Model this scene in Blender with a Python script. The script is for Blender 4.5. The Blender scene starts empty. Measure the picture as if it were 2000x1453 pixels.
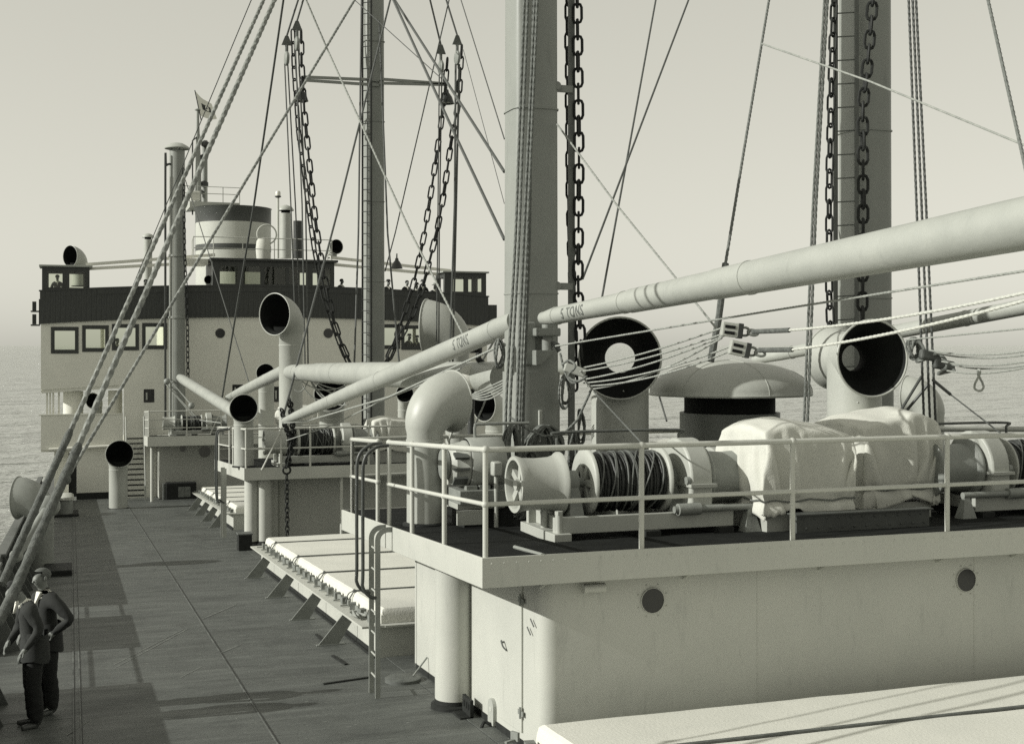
import bpy, bmesh, math, random
from mathutils import Vector, Matrix, noise
R = random.Random(11)
V = Vector
rad = math.radians
scn = bpy.context.scene

# ------------------------------------------------------------------ camera
FPX, HY = 2500.0, 674.0                      # focal length and horizon row on a 2000 px wide plate
YAW = math.atan(860 / 2500.0)
CAM = V((0, 0, 11.2))
FW = V((math.sin(YAW), math.cos(YAW), 0)); RT = V((math.cos(YAW), -math.sin(YAW), 0)); UP = V((0, 0, 1))
cam = bpy.data.cameras.new('camera'); camo = bpy.data.objects.new('camera', cam)
scn.collection.objects.link(camo); scn.camera = camo
cam.sensor_fit = 'HORIZONTAL'; cam.sensor_width = 36; cam.lens = 36 * FPX / 2000
cam.shift_y = -(726.5 - HY) / 2000
cam.clip_start = .1; cam.clip_end = 60000
camo.location = CAM; camo.rotation_euler = (rad(90), 0, -YAW)

# ------------------------------------------------------------------ light
SUN_EL = rad(26); SUN_DIR = V((-.999 * math.cos(SUN_EL), .03 * math.cos(SUN_EL), math.sin(SUN_EL))).normalized()
w = bpy.data.worlds.new('World'); scn.world = w; w.use_nodes = True
nt = w.node_tree; nt.nodes.clear()
out = nt.nodes.new('ShaderNodeOutputWorld'); bg = nt.nodes.new('ShaderNodeBackground')
sky = nt.nodes.new('ShaderNodeTexSky'); sky.sky_type = 'NISHITA'; sky.sun_disc = False
sky.sun_elevation = SUN_EL; sky.sun_rotation = math.atan2(SUN_DIR.x, SUN_DIR.y) % (2 * math.pi)
sky.air_density = 1.0; sky.dust_density = 1.2; sky.ozone_density = 1.0
bw = nt.nodes.new('ShaderNodeRGBToBW'); tn = nt.nodes.new('ShaderNodeMix'); tn.data_type = 'RGBA'; tn.blend_type = 'MULTIPLY'
tn.inputs[0].default_value = 1; tn.inputs[7].default_value = (1.0, .985, .86, 1)
gm = nt.nodes.new('ShaderNodeGamma'); gm.inputs[1].default_value = .36
ml = nt.nodes.new('ShaderNodeMath'); ml.operation = 'MULTIPLY'; ml.inputs[1].default_value = 17.5   # even, hazy sky
nt.links.new(sky.outputs[0], bw.inputs[0]); nt.links.new(bw.outputs[0], ml.inputs[0]); nt.links.new(ml.outputs[0], gm.inputs[0]); nt.links.new(gm.outputs[0], tn.inputs[6])
nt.links.new(tn.outputs[2], bg.inputs[0]); nt.links.new(bg.outputs[0], out.inputs[0])
bg.inputs[1].default_value = .122
sd = bpy.data.lights.new('sun', 'SUN'); sd.energy = 3.9; sd.angle = rad(.5); sd.color = (1, .985, .92)
so = bpy.data.objects.new('sun', sd); scn.collection.objects.link(so)
so.rotation_euler = SUN_DIR.to_track_quat('Z', 'Y').to_euler()
scn.view_settings.view_transform = 'Standard'; scn.view_settings.look = 'None'
scn.view_settings.exposure = 0.30; scn.view_settings.gamma = 1
scn.render.engine = 'CYCLES'
scn.cycles.use_denoising = False
scn.cycles.max_bounces = 6; scn.cycles.transparent_max_bounces = 12

# ------------------------------------------------------------------ placing
def ray(u, v): return FW + RT * ((u - 1000) / FPX) - UP * ((v - HY) / FPX)
def at(u, v, y=None, x=None, D=None, z=None):
    d = ray(u, v)
    if D is not None: t = D
    elif y is not None: t = y / d.y
    elif x is not None: t = x / d.x
    else: t = (z - CAM.z) / d.z
    return CAM + d * t
def depth(p): return (V(p) - CAM).dot(FW)
def mpp(p): return depth(p) / FPX
SH = .053
def zD(y): return CAM.z - (4.4 + SH * (y - 15))
def zA(y): return CAM.z - (2.106 + SH * (y - 12.01))
def zB(y): return CAM.z - (3.33 + SH * (y - 34.97))
def zC(y): return CAM.z - (3.80 + SH * (y - 55.0))
YB = 58.5; XC = 8.8; HW = 10.05
def camb(x): return .35 * (1 - ((x - XC) / HW) ** 2)

# ------------------------------------------------------------------ materials (a toned black and white print: greys only)
def tone(g):
    k = min(1, g / .6)
    return (g * (.915 + .085 * k), g, g * (.93 - .03 * k), 1)
MATS = {}
def mat(name, g, rough=.5, var=.12, scale=2.0, bump=0.0, bscale=60, metal=0, spec=.4, stretch=None, dirt=0, detail=6, sss=None):
    if name in MATS: return MATS[name]
    m = bpy.data.materials.new(name); m.use_nodes = True; n = m.node_tree; N = n.nodes
    b = N['Principled BSDF']; b.inputs['Roughness'].default_value = rough; b.inputs['Metallic'].default_value = metal
    b.inputs['Specular IOR Level'].default_value = spec
    tc = N.new('ShaderNodeTexCoord'); src = tc.outputs['Object']
    if stretch:
        mp = N.new('ShaderNodeMapping'); mp.inputs['Scale'].default_value = stretch; n.links.new(src, mp.inputs[0]); s2 = mp.outputs[0]
    else: s2 = src
    tx = N.new('ShaderNodeTexNoise'); tx.inputs['Scale'].default_value = scale; tx.inputs['Detail'].default_value = detail; tx.inputs['Roughness'].default_value = .62
    n.links.new(s2, tx.inputs['Vector'])
    rp = N.new('ShaderNodeValToRGB'); rp.color_ramp.elements[0].position = .3; rp.color_ramp.elements[1].position = .7
    rp.color_ramp.elements[0].color = tone(g * (1 - var)); rp.color_ramp.elements[1].color = tone(min(.85, g * (1 + var)))
    n.links.new(tx.outputs['Fac'], rp.inputs[0]); col = rp.outputs[0]
    if dirt:
        t2 = N.new('ShaderNodeTexNoise'); t2.inputs['Scale'].default_value = 5; t2.inputs['Detail'].default_value = 9; t2.inputs['Roughness'].default_value = .75
        mp2 = N.new('ShaderNodeMapping'); mp2.inputs['Scale'].default_value = (1.6, 1.6, .35); n.links.new(src, mp2.inputs[0]); n.links.new(mp2.outputs[0], t2.inputs['Vector'])
        r2 = N.new('ShaderNodeValToRGB'); r2.color_ramp.elements[0].position = .56; r2.color_ramp.elements[1].position = .80
        r2.color_ramp.elements[0].color = (0, 0, 0, 1); r2.color_ramp.elements[1].color = (dirt, dirt, dirt, 1)
        n.links.new(t2.outputs['Fac'], r2.inputs[0])
        mx = N.new('ShaderNodeMix'); mx.data_type = 'RGBA'; n.links.new(r2.outputs[0], mx.inputs[0]); n.links.new(col, mx.inputs[6]); mx.inputs[7].default_value = tone(g * .35)
        col = mx.outputs[2]
    n.links.new(col, b.inputs['Base Color'])
    rr = N.new('ShaderNodeMapRange'); rr.inputs[3].default_value = max(0, rough - .1); rr.inputs[4].default_value = min(1, rough + .12)
    n.links.new(tx.outputs['Fac'], rr.inputs[0]); n.links.new(rr.outputs[0], b.inputs['Roughness'])
    if bump:
        t3 = N.new('ShaderNodeTexNoise'); t3.inputs['Scale'].default_value = bscale; t3.inputs['Detail'].default_value = 4
        n.links.new(s2, t3.inputs['Vector'])
        bp = N.new('ShaderNodeBump'); bp.inputs['Strength'].default_value = bump; bp.inputs['Distance'].default_value = .02
        n.links.new(t3.outputs['Fac'], bp.inputs['Height']); n.links.new(bp.outputs[0], b.inputs['Normal'])
    MATS[name] = m; return m
WHITE = mat('white_paint', .46, .45, .06, .8, .30, 2.2, dirt=.35)
GREY = mat('stone_grey_paint', .37, .45, .07, 1.5, .12, 8, dirt=.3)
BUFF = mat('buff_paint', .245, .42, .07, 1.2, .10, 9, dirt=.35)
BOOM = mat('boom_paint', .33, .45, .08, 1.6, .15, 12, dirt=.3)
VENT = mat('ventilator_paint', .37, .42, .06, 1.5, .12, 10, dirt=.3)
DARKP = mat('dark_paint', .035, .4, .2, 4)
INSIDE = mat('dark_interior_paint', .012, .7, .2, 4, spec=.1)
FLOOR = mat('winch_deck_paint', .014, .85, .35, 2.5, .3, 30, spec=.08)
BLACK = mat('black_iron', .022, .6, .25, 8, .2, 60, spec=.2)
IRON = mat('galvanised_iron', .10, .5, .25, 10, .2, 60)
GREYM = mat('machine_grey', .22, .45, .12, 6, .15, 40, dirt=.4)
WIRE = mat('steel_wire', .07, .5, .3, 20)
ROPE = mat('manila_rope', .27, .9, .25, 18, .3, 140)
ROPED = mat('weathered_rope', .14, .9, .3, 18, .3, 140)
SERVE = mat('served_wire', .10, .9, .45, 22, .5, 90)
CANVAS = mat('canvas', .52, .9, .06, 3, .25, 60, dirt=.12)
TARP = mat('hatch_tarpaulin', .57, .9, .05, 1.2, .25, 35, dirt=.12)
TEAK = mat('dark_teak', .04, .45, .35, 3, .2, 20, stretch=(8, 8, .6))
WOOD = mat('wedge_wood', .16, .8, .3, 9)
CLOTH = mat('dark_suit_cloth', .022, .9, .3, 25)
CLOTH2 = mat('dark_jersey', .028, .95, .3, 25)
TROUS = mat('dark_trousers', .014, .9, .3, 20)
SHIRT = mat('white_shirt', .7, .9, .06, 9)
SKIN = mat('skin', .17, .55, .1, 9)
HAIR = mat('dark_hair', .02, .6, .3, 60)
GREYH = mat('grey_felt', .3, .9, .1, 20)
PALEH = mat('pale_hair', .10, .8, .1, 40)
SHOE = mat('shoe_leather', .06, .35, .2, 20)
FLAGW = mat('flag_white', .7, .9, .04, 4)
FLAGD = mat('flag_dark', .05, .9, .1, 4)
LETTER = mat('lettering_paint', .12, .5, .3, 8)
LAMPW = mat('lamp_glass', .6, .2, .05, 3)
def deck_mat():
    m = bpy.data.materials.new('deck_paint'); m.use_nodes = True; n = m.node_tree; N = n.nodes; L = n.links
    b = N['Principled BSDF']; b.inputs['Specular IOR Level'].default_value = .35
    g = N.new('ShaderNodeNewGeometry'); pos = g.outputs['Position']
    def nz(sc, st, det=8, ro=.65):
        mp = N.new('ShaderNodeMapping'); mp.inputs['Scale'].default_value = st; L.new(pos, mp.inputs[0])
        t = N.new('ShaderNodeTexNoise'); t.inputs['Scale'].default_value = sc; t.inputs['Detail'].default_value = det; t.inputs['Roughness'].default_value = ro
        L.new(mp.outputs[0], t.inputs['Vector']); return t.outputs['Fac']
    def ramp(s, a, bb, c0, c1):
        r = N.new('ShaderNodeValToRGB'); r.color_ramp.elements[0].position = a; r.color_ramp.elements[1].position = bb
        r.color_ramp.elements[0].color = c0; r.color_ramp.elements[1].color = c1; L.new(s, r.inputs[0]); return r.outputs[0]
    def mix(f, a, c):
        x = N.new('ShaderNodeMix'); x.data_type = 'RGBA'; L.new(f, x.inputs[0]); L.new(a, x.inputs[6])
        if isinstance(c, tuple): x.inputs[7].default_value = c
        else: L.new(c, x.inputs[7])
        return x.outputs[2]
    B0, W1 = (0, 0, 0, 1), (1, 1, 1, 1)
    base = ramp(nz(1.3, (.7, 1.5, 1), 10, .72), .34, .68, tone(.056), tone(.106))
    smear = ramp(nz(1.5, (.30, 2.6, 1), 10, .78), .50, .66, B0, (.7, .7, .7, 1))       # brush and wash marks athwart the deck
    c = mix(smear, base, tone(.14))
    stain = ramp(nz(.55, (1.4, .6, 1), 7, .7), .54, .68, B0, (.8, .8, .8, 1))
    c = mix(stain, c, tone(.05))
    spot = ramp(nz(2.6, (1, 1.5, 1), 6, .8), .62, .72, B0, (.8, .8, .8, 1)); c = mix(spot, c, tone(.16))
    dk = ramp(nz(4.5, (.5, 2.2, 1), 6, .7), .60, .72, B0, (.6, .6, .6, 1)); c = mix(dk, c, tone(.04))
    fleck = ramp(nz(14, (1, 1.6, 1), 4, .6), .67, .75, B0, (.8, .8, .8, 1))
    c = mix(fleck, c, tone(.34))
    scr = ramp(nz(9, (.12, 2.6, 1), 3, .5), .70, .76, B0, (.35, .35, .35, 1))
    c = mix(scr, c, tone(.26))
    L.new(c, b.inputs['Base Color'])
    rg = ramp(nz(1.4, (.5, 1.6, 1)), .3, .7, (.42, .42, .42, 1), (.68, .68, .68, 1)); L.new(rg, b.inputs['Roughness'])
    bp = N.new('ShaderNodeBump'); bp.inputs['Strength'].default_value = .35; bp.inputs['Distance'].default_value = .02
    L.new(nz(25, (1, 1, 1), 6), bp.inputs['Height']); L.new(bp.outputs[0], b.inputs['Normal'])
    return m
DECK = deck_mat()
def sea_mat():
    m = bpy.data.materials.new('sea_water'); m.use_nodes = True; n = m.node_tree; N = n.nodes; L = n.links
    b = N['Principled BSDF']; b.inputs['Base Color'].default_value = tone(.34); b.inputs['Roughness'].default_value = .16; b.inputs['IOR'].default_value = 1.33
    b.inputs['Specular IOR Level'].default_value = .5
    g = N.new('ShaderNodeNewGeometry')
    def bumpn(sc, st, dist, prev, det=4):
        mp = N.new('ShaderNodeMapping'); mp.inputs['Scale'].default_value = st; mp.inputs['Rotation'].default_value = (0, 0, rad(20)); L.new(g.outputs['Position'], mp.inputs[0])
        t = N.new('ShaderNodeTexNoise'); t.inputs['Scale'].default_value = sc; t.inputs['Detail'].default_value = det; t.inputs['Roughness'].default_value = .6
        L.new(mp.outputs[0], t.inputs['Vector'])
        bp = N.new('ShaderNodeBump'); bp.inputs['Strength'].default_value = 1; bp.inputs['Distance'].default_value = dist
        L.new(t.outputs['Fac'], bp.inputs['Height'])
        if prev: L.new(prev, bp.inputs['Normal'])
        return bp.outputs[0]
    nn = bumpn(.035, (.6, 1.5, 1), 9.0, None, 3); nn = bumpn(.16, (.7, 1.4, 1), 3.0, nn, 5); nn = bumpn(.9, (.8, 1.3, 1), .6, nn, 4)
    L.new(nn, b.inputs['Normal'])
    return m
SEA = sea_mat()
def glass_mat():
    m = bpy.data.materials.new('window_glass'); m.use_nodes = True; n = m.node_tree; N = n.nodes; L = n.links
    N.remove(N['Principled BSDF']); o = N['Material Output']
    a = N.new('ShaderNodeBsdfTransparent'); a.inputs[0].default_value = (.86, .88, .82, 1); gl = N.new('ShaderNodeBsdfGlossy'); gl.inputs['Roughness'].default_value = .02
    f = N.new('ShaderNodeFresnel'); f.inputs[0].default_value = 1.45; mx = N.new('ShaderNodeMixShader')
    L.new(f.outputs[0], mx.inputs[0]); L.new(a.outputs[0], mx.inputs[1]); L.new(gl.outputs[0], mx.inputs[2]); L.new(mx.outputs[0], o.inputs[0]); return m
GLASS = glass_mat()

# ------------------------------------------------------------------ mesh building
COL = scn.collection
WL = {}                                         # world location of every object used as a parent
class MB:
    def __init__(s): s.v = []; s.f = []
    def add(s, vs, fs):
        o = len(s.v); s.v += [V(p) for p in vs]; s.f += [tuple(i + o for i in f) for f in fs]; return s
    def hexa(s, p):                              # 4 bottom (ccw from above), 4 top
        return s.add(p, [(3, 2, 1, 0), (4, 5, 6, 7), (0, 1, 5, 4), (1, 2, 6, 5), (2, 3, 7, 6), (3, 0, 4, 7)])
    def box(s, x0, x1, y0, y1, z0, z1):
        return s.hexa([(x0, y0, z0), (x1, y0, z0), (x1, y1, z0), (x0, y1, z0), (x0, y0, z1), (x1, y0, z1), (x1, y1, z1), (x0, y1, z1)])
    def sbox(s, x0, x1, y0, y1, zf, lo, hi):     # box whose bottom and top follow the sheer zf(y)
        return s.hexa([(x0, y0, zf(y0) + lo), (x1, y0, zf(y0) + lo), (x1, y1, zf(y1) + lo), (x0, y1, zf(y1) + lo),
                       (x0, y0, zf(y0) + hi), (x1, y0, zf(y0) + hi), (x1, y1, zf(y1) + hi), (x0, y1, zf(y1) + hi)])
    def cbox(s, x0, x1, y0, y1, z0, z1, n=16):   # beam following the athwart camber of the bridge
        for i in range(n):
            a = x0 + (x1 - x0) * i / n; b = x0 + (x1 - x0) * (i + 1) / n
            s.hexa([(a, y0, z0 + camb(a)), (b, y0, z0 + camb(b)), (b, y1, z0 + camb(b)), (a, y1, z0 + camb(a)),
                    (a, y0, z1 + camb(a)), (b, y0, z1 + camb(b)), (b, y1, z1 + camb(b)), (a, y1, z1 + camb(a))])
        return s
    def bar(s, a, b, wx, wz, roll=0):            # rectangular bar from a to b
        a = V(a); b = V(b); d = (b - a).normalized(); r = d.cross(UP)
        if r.length < 1e-4: r = V((1, 0, 0))
        r.normalize(); u = r.cross(d).normalized()
        if roll: q = Matrix.Rotation(roll, 3, d); r = q @ r; u = q @ u
        r = r * wx / 2; u = u * wz / 2
        return s.hexa([a - r - u, a + r - u, b + r - u, b - r - u, a - r + u, a + r + u, b + r + u, b - r + u])
    def tube(s, pts, r, n=10, caps=True, lobes=0, pitch=.2, closed=False):
        pts = [V(p) for p in pts]
        rs = r if isinstance(r, (list, tuple)) else [r] * len(pts)
        k = len(pts); dirs = []
        for i in range(k):
            a = pts[(i - 1) % k] if (closed or i > 0) else pts[i]; b = pts[(i + 1) % k] if (closed or i < k - 1) else pts[i]
            d = (b - a); dirs.append(d.normalized() if d.length > 1e-9 else V((0, 0, 1)))
        t = dirs[0]; nrm = t.cross(UP)
        if nrm.length < 1e-3: nrm = t.cross(V((0, 1, 0)))
        nrm.normalize(); o = len(s.v); dist = 0
        for i in range(k):
            if i: 
                q = dirs[i - 1].rotation_difference(dirs[i]); nrm = q @ nrm; dist += (pts[i] - pts[i - 1]).length
            bn = dirs[i].cross(nrm).normalized(); nrm = bn.cross(dirs[i]).normalized()
            for j in range(n):
                a = 2 * math.pi * j / n; rr = rs[i]
                if lobes:
                    rr = rs[i] * (.66 + .34 * abs(math.cos(lobes * (a - 2 * math.pi * dist / pitch) / 2)) ** .7)
                s.v.append(pts[i] + (nrm * math.cos(a) + bn * math.sin(a)) * rr)
        for i in range(k - (0 if closed else 1)):
            i2 = (i + 1) % k
            for j in range(n):
                s.f.append((o + i * n + j, o + i * n + (j + 1) % n, o + i2 * n + (j + 1) % n, o + i2 * n + j))
        if caps and not closed:
            s.f.append(tuple(o + j for j in reversed(range(n)))); s.f.append(tuple(o + (k - 1) * n + j for j in range(n)))
        return s
    def rope(s, pts, r, pitch=None, n=9):        # three-strand laid rope
        pitch = r * 13
        L = sum((V(pts[i + 1]) - V(pts[i])).length for i in range(len(pts) - 1))
        return s.tube(resample(pts, max(2, int(L / (pitch / 14)))), r, n, True, 3, pitch)
    def sqpost(s, x, y, z0, z1, a0, a1, e=5.0, n=48):   # box section with well rounded corners
        o = len(s.v)
        for z, a in ((z0, a0), (z1, a1)):
            for j in range(n):
                t = 2 * math.pi * (j + .5) / n; c, q = math.cos(t), math.sin(t); r = (abs(c) ** e + abs(q) ** e) ** (-1 / e) * a
                s.v.append(V((x + c * r, y + q * r, z)))
        for j in range(n): s.f.append((o + j, o + (j + 1) % n, o + n + (j + 1) % n, o + n + j))
        s.f.append(tuple(o + j for j in reversed(range(n)))); s.f.append(tuple(o + n + j for j in range(n))); return s
    def lathe(s, c, axis, prof, n=24, caps=False):
        c = V(c); ax = V(axis).normalized(); e = ax.cross(UP)
        if e.length < 1e-3: e = ax.cross(V((0, 1, 0)))
        e.normalize(); g = ax.cross(e).normalized(); o = len(s.v)
        for (t, r) in prof:
            for j in range(n):
                a = 2 * math.pi * j / n; s.v.append(c + ax * t + (e * math.cos(a) + g * math.sin(a)) * max(r, .0005))
        for i in range(len(prof) - 1):
            for j in range(n): s.f.append((o + i * n + j, o + i * n + (j + 1) % n, o + (i + 1) * n + (j + 1) % n, o + (i + 1) * n + j))
        if caps:
            s.f.append(tuple(o + j for j in reversed(range(n)))); k = len(prof) - 1; s.f.append(tuple(o + k * n + j for j in range(n)))
        return s
    def ball(s, c, rx, ry=None, rz=None, n=12, m=8):
        ry = ry or rx; rz = rz or rx; c = V(c); o = len(s.v)
        for i in range(m + 1):
            a = math.pi * i / m
            for j in range(n):
                b = 2 * math.pi * j / n
                s.v.append(c + V((rx * max(math.sin(a), .002) * math.cos(b), ry * max(math.sin(a), .002) * math.sin(b), -rz * math.cos(a))))
        for i in range(m):
            for j in range(n): s.f.append((o + i * n + j, o + i * n + (j + 1) % n, o + (i + 1) * n + (j + 1) % n, o + (i + 1) * n + j))
        return s
    def mesh(s, name, m, smooth=True, org=V((0, 0, 0)), angle=38):
        me = bpy.data.meshes.new(name); me.from_pydata([tuple(p - org) for p in s.v], [], s.f); me.update()
        bm = bmesh.new(); bm.from_mesh(me); bmesh.ops.recalc_face_normals(bm, faces=bm.faces); bm.to_mesh(me); bm.free()
        me.materials.append(m)
        if smooth:
            me.polygons.foreach_set('use_smooth', [True] * len(me.polygons)); me.set_sharp_from_angle(angle=rad(angle))
        return me
    def build(s, name, m, parent=None, smooth=True, bevel=0, org=None, angle=38):
        if parent is not None: org = WL[parent.name]
        elif org is None:
            xs = [p.x for p in s.v]; ys = [p.y for p in s.v]; org = V(((min(xs) + max(xs)) / 2, (min(ys) + max(ys)) / 2, min(p.z for p in s.v)))
        me = s.mesh(name, m, smooth, org, angle); o = bpy.data.objects.new(name, me); COL.objects.link(o)
        if parent is not None: o.parent = parent
        else: o.location = org
        WL[o.name] = V(org)
        if bevel:
            bv = o.modifiers.new('bevel', 'BEVEL'); bv.width = bevel; bv.segments = 2; bv.limit_method = 'ANGLE'; bv.angle_limit = rad(40)
        return o
def resample(pts, n):
    pts = [V(p) for p in pts]; L = [0]
    for i in range(len(pts) - 1): L.append(L[-1] + (pts[i + 1] - pts[i]).length)
    out = []; k = 0
    for i in range(n + 1):
        t = L[-1] * i / n
        while k < len(pts) - 2 and L[k + 1] < t: k += 1
        sg = L[k + 1] - L[k]; out.append(pts[k].lerp(pts[k + 1], 0 if sg < 1e-9 else (t - L[k]) / sg))
    return out
def curve(pts, n=24):                            # smooth Catmull-Rom through the points
    P = [V(p) for p in pts]; P = [P[0] * 2 - P[1]] + P + [P[-1] * 2 - P[-2]]; out = []
    segs = len(P) - 3; per = max(2, n // segs)
    for i in range(segs):
        a, b, c, d = P[i:i + 4]
        for k in range(per):
            t = k / per; out.append(.5 * ((2 * b) + (c - a) * t + (2 * a - 5 * b + 4 * c - d) * t * t + (3 * b - a - 3 * c + d) * t ** 3))
    out.append(P[-2]); return out
def sag(a, b, s, n=14): a = V(a); b = V(b); return [a.lerp(b, i / n) - UP * s * 4 * (i / n) * (1 - i / n) for i in range(n + 1)]
def tag(o, label, cat, group=None, kind=None):
    o['label'] = label; o['category'] = cat
    if group: o['group'] = group
    if kind: o['kind'] = kind
    return o
def thing(name, label, cat, loc, group=None):
    o = bpy.data.objects.new(name, None); COL.objects.link(o); o.location = loc; o.empty_display_size = .1; WL[o.name] = V(loc)
    return tag(o, label, cat, group)
def struct(o): o['kind'] = 'structure'; return o
def inst(name, me, parent, loc, rot=None, scale=None):
    o = bpy.data.objects.new(name, me); COL.objects.link(o); o.parent = parent
    mtx = Matrix.Translation(V(loc) - WL[parent.name])
    if rot is not None: mtx = mtx @ rot.to_4x4()
    if scale: mtx = mtx @ Matrix.Diagonal((*scale, 1))
    o.matrix_local = mtx; WL[o.name] = V(WL[parent.name]); return o
def frame(d, roll=0):                            # rotation taking +X to d, rolled about it
    d = V(d).normalized(); s = d.cross(UP)
    if s.length < 1e-3: s = V((0, 1, 0))
    s.normalize(); u = s.cross(d)
    m = Matrix((d, -s, u)).transposed()
    return m @ Matrix.Rotation(roll, 3, 'X')
# ------------------------------------------------------------------ canvas covers: a sheet draped over a lump, then lashed in below
def drape(sx, sy, sz, seed, frames=38, n=54):
    vs = []; fs = []; k = 14
    def top(x, y): return sz * (1 - .16 * max(0, abs(x) / (sx / 2) - .55) - .06 * abs(y) / (sy / 2)) + (.06 if x * (1 if seed % 2 else -1) < -.1 * sx else 0) - .06 * max(0, noise.noise((x * 2, y * 2, seed)))
    for j in range(k + 1):
        for i in range(k + 1):
            x = -sx / 2 + sx * i / k; y = -sy / 2 + sy * j / k; vs.append((x, y, top(x, y)))
    b = len(vs)
    for j in range(k):
        for i in range(k): a = j * (k + 1) + i; fs.append((a, a + 1, a + k + 2, a + k + 1))
    edge = list(range(k + 1)) + [(k + 1) * j + k for j in range(1, k + 1)] + [(k + 1) * k + i for i in range(k - 1, -1, -1)] + [(k + 1) * j for j in range(k - 1, 0, -1)]
    for e in edge: vs.append((vs[e][0], vs[e][1], -.6))
    for q in range(len(edge)): q2 = (q + 1) % len(edge); fs.append((edge[q], b + q, b + q2, edge[q2]))
    me = bpy.data.meshes.new('lump'); me.from_pydata(vs, [], fs); me.update()
    co = bpy.data.objects.new('lump', me); COL.objects.link(co); co.modifiers.new('collision', 'COLLISION'); co.collision.thickness_outer = .02; co.collision.cloth_friction = 25
    hang = sz * .93; w, h = sx + 2 * hang, sy + 2 * hang; nx = n; ny = max(20, int(n * h / w)); vs = []; fs = []
    for j in range(ny + 1):
        for i in range(nx + 1): vs.append((-w / 2 + w * i / nx + .012 * noise.noise((i * .3, j * .3, seed)), -h / 2 + h * j / ny, sz * 1.16 + .02 * noise.noise((i * .2, j * .2, seed + 5))))
    for j in range(ny):
        for i in range(nx):
            a = j * (nx + 1) + i; c = [sum(vs[q][m] for q in (a, a + 1, a + nx + 2, a + nx + 1)) / 4 for m in (0, 1)]
            dx, dy = abs(c[0]) - sx / 2, abs(c[1]) - sy / 2
            if dx > 0 and dy > 0 and math.hypot(dx, dy) > hang * 1.02: continue
            fs.append((a, a + 1, a + nx + 2, a + nx + 1))
    me = bpy.data.meshes.new('sheet'); me.from_pydata(vs, [], fs); me.update()
    bm = bmesh.new(); bm.from_mesh(me); bmesh.ops.delete(bm, geom=[v for v in bm.verts if not v.link_faces], context='VERTS'); bm.to_mesh(me); bm.free()
    so_ = bpy.data.objects.new('sheet', me); COL.objects.link(so_)
    cl = so_.modifiers.new('cloth', 'CLOTH'); st = cl.settings; st.quality = 6; st.mass = .4; st.tension_stiffness = 40; st.compression_stiffness = 40; st.shear_stiffness = 25; st.bending_stiffness = .7; st.air_damping = 2
    cl.collision_settings.distance_min = .012; cl.point_cache.frame_start = 1; cl.point_cache.frame_end = frames; scn.frame_end = frames
    for f in range(1, frames + 1): scn.frame_set(f)
    sub_ = so_.modifiers.new('sub', 'SUBSURF'); sub_.levels = 1; sub_.render_levels = 1; bpy.context.view_layer.update()
    out = bpy.data.meshes.new_from_object(so_.evaluated_get(bpy.context.evaluated_depsgraph_get()))
    bpy.data.objects.remove(so_); bpy.data.objects.remove(co); scn.frame_set(1)
    for v in out.vertices:                        # lashings draw the skirt in
        c = v.co; t = max(0, min(1, (sz * .75 - c.z) / (sz * .55))); f = 1 - .62 * t; f -= .25 * math.exp(-((c.z - sz * .22) / .06) ** 2)
        for m, hlf in ((0, sx / 2), (1, sy / 2)):
            if abs(c[m]) > hlf: c[m] = math.copysign(hlf + .012 + (abs(c[m]) - hlf) * max(f, .1), c[m])
        c.z = max(c.z, .015 + .02 * noise.noise((c.x * 5, c.y * 5, 1)))
    out.materials.clear(); out.materials.append(CANVAS)
    out.polygons.foreach_set('use_smooth', [True] * len(out.polygons)); out.update()
    return out
DRAPES = [(drape(1.30, 1.00, 1.08, 3), 1.30, 1.00, 1.08), (drape(1.05, 1.10, 1.12, 8), 1.05, 1.10, 1.12)]
# ================================================================== SETTING
s = MB(); S0 = 24000
s.add([(-S0, -S0, 0), (S0, -S0, 0), (S0, S0, 0), (-S0, S0, 0)], [(0, 1, 2, 3)])
struct(s.build('sea', SEA, None, False, org=V((0, 0, 0))))
# hull and main deck (the deck follows the sheer; the plates lie on it as lapped strakes)
XL, XR = -1.25, 18.85; Y0, Y1 = -6.0, 84.0
hb = MB(); ny = 24; pts = []
for i in range(ny + 1):
    y = Y0 + (Y1 - Y0) * i / ny; z = zD(y) - .03
    hb.v += [V((XL - .12, y, z)), V((XR + .12, y, z)), V((XR - .3, y, -2)), V((XL + .3, y, -2))]
for i in range(ny):
    a = i * 4
    for j in range(4): hb.f.append((a + j, a + (j + 1) % 4, a + 4 + (j + 1) % 4, a + 4 + j))
hb.f += [(0, 1, 2, 3), (ny * 4 + 3, ny * 4 + 2, ny * 4 + 1, ny * 4)]
hull = struct(hb.build('hull', mat('hull_paint', .12, .5, .1, 1), None, False))
dk = MB(); dk.sbox(XL, XR, Y0, Y1, zD, -.026, -.012)
deck = struct(dk.build('main_deck', DECK, None, False))
strakes = [(XL, .02, .000), (.02, 2.12, .007), (2.12, 4.35, .000), (4.35, 9.0, .006), (9.0, 13.6, .0), (13.6, XR, .006)]
for k, (xa, xb, dz) in enumerate(strakes):
    y = 3.0 - 2.3 * (k % 2)
    while y < 58.4:
        L = 6.6 if k < 3 else 11; y2 = min(y + L, 58.6)
        m = MB(); g = .006
        xa2 = xa + (.035 if k in (1, 3) else 0); 
        m.sbox(xa2 - (.03 if dz > .003 else 0), xb + (.03 if dz > .003 else 0) - .004, y + g, y2 - g, zD, -.0115, dz + R.uniform(0, .003))
        m.build('deck_plate', DECK, deck, False, bevel=.003); y = y2
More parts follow.
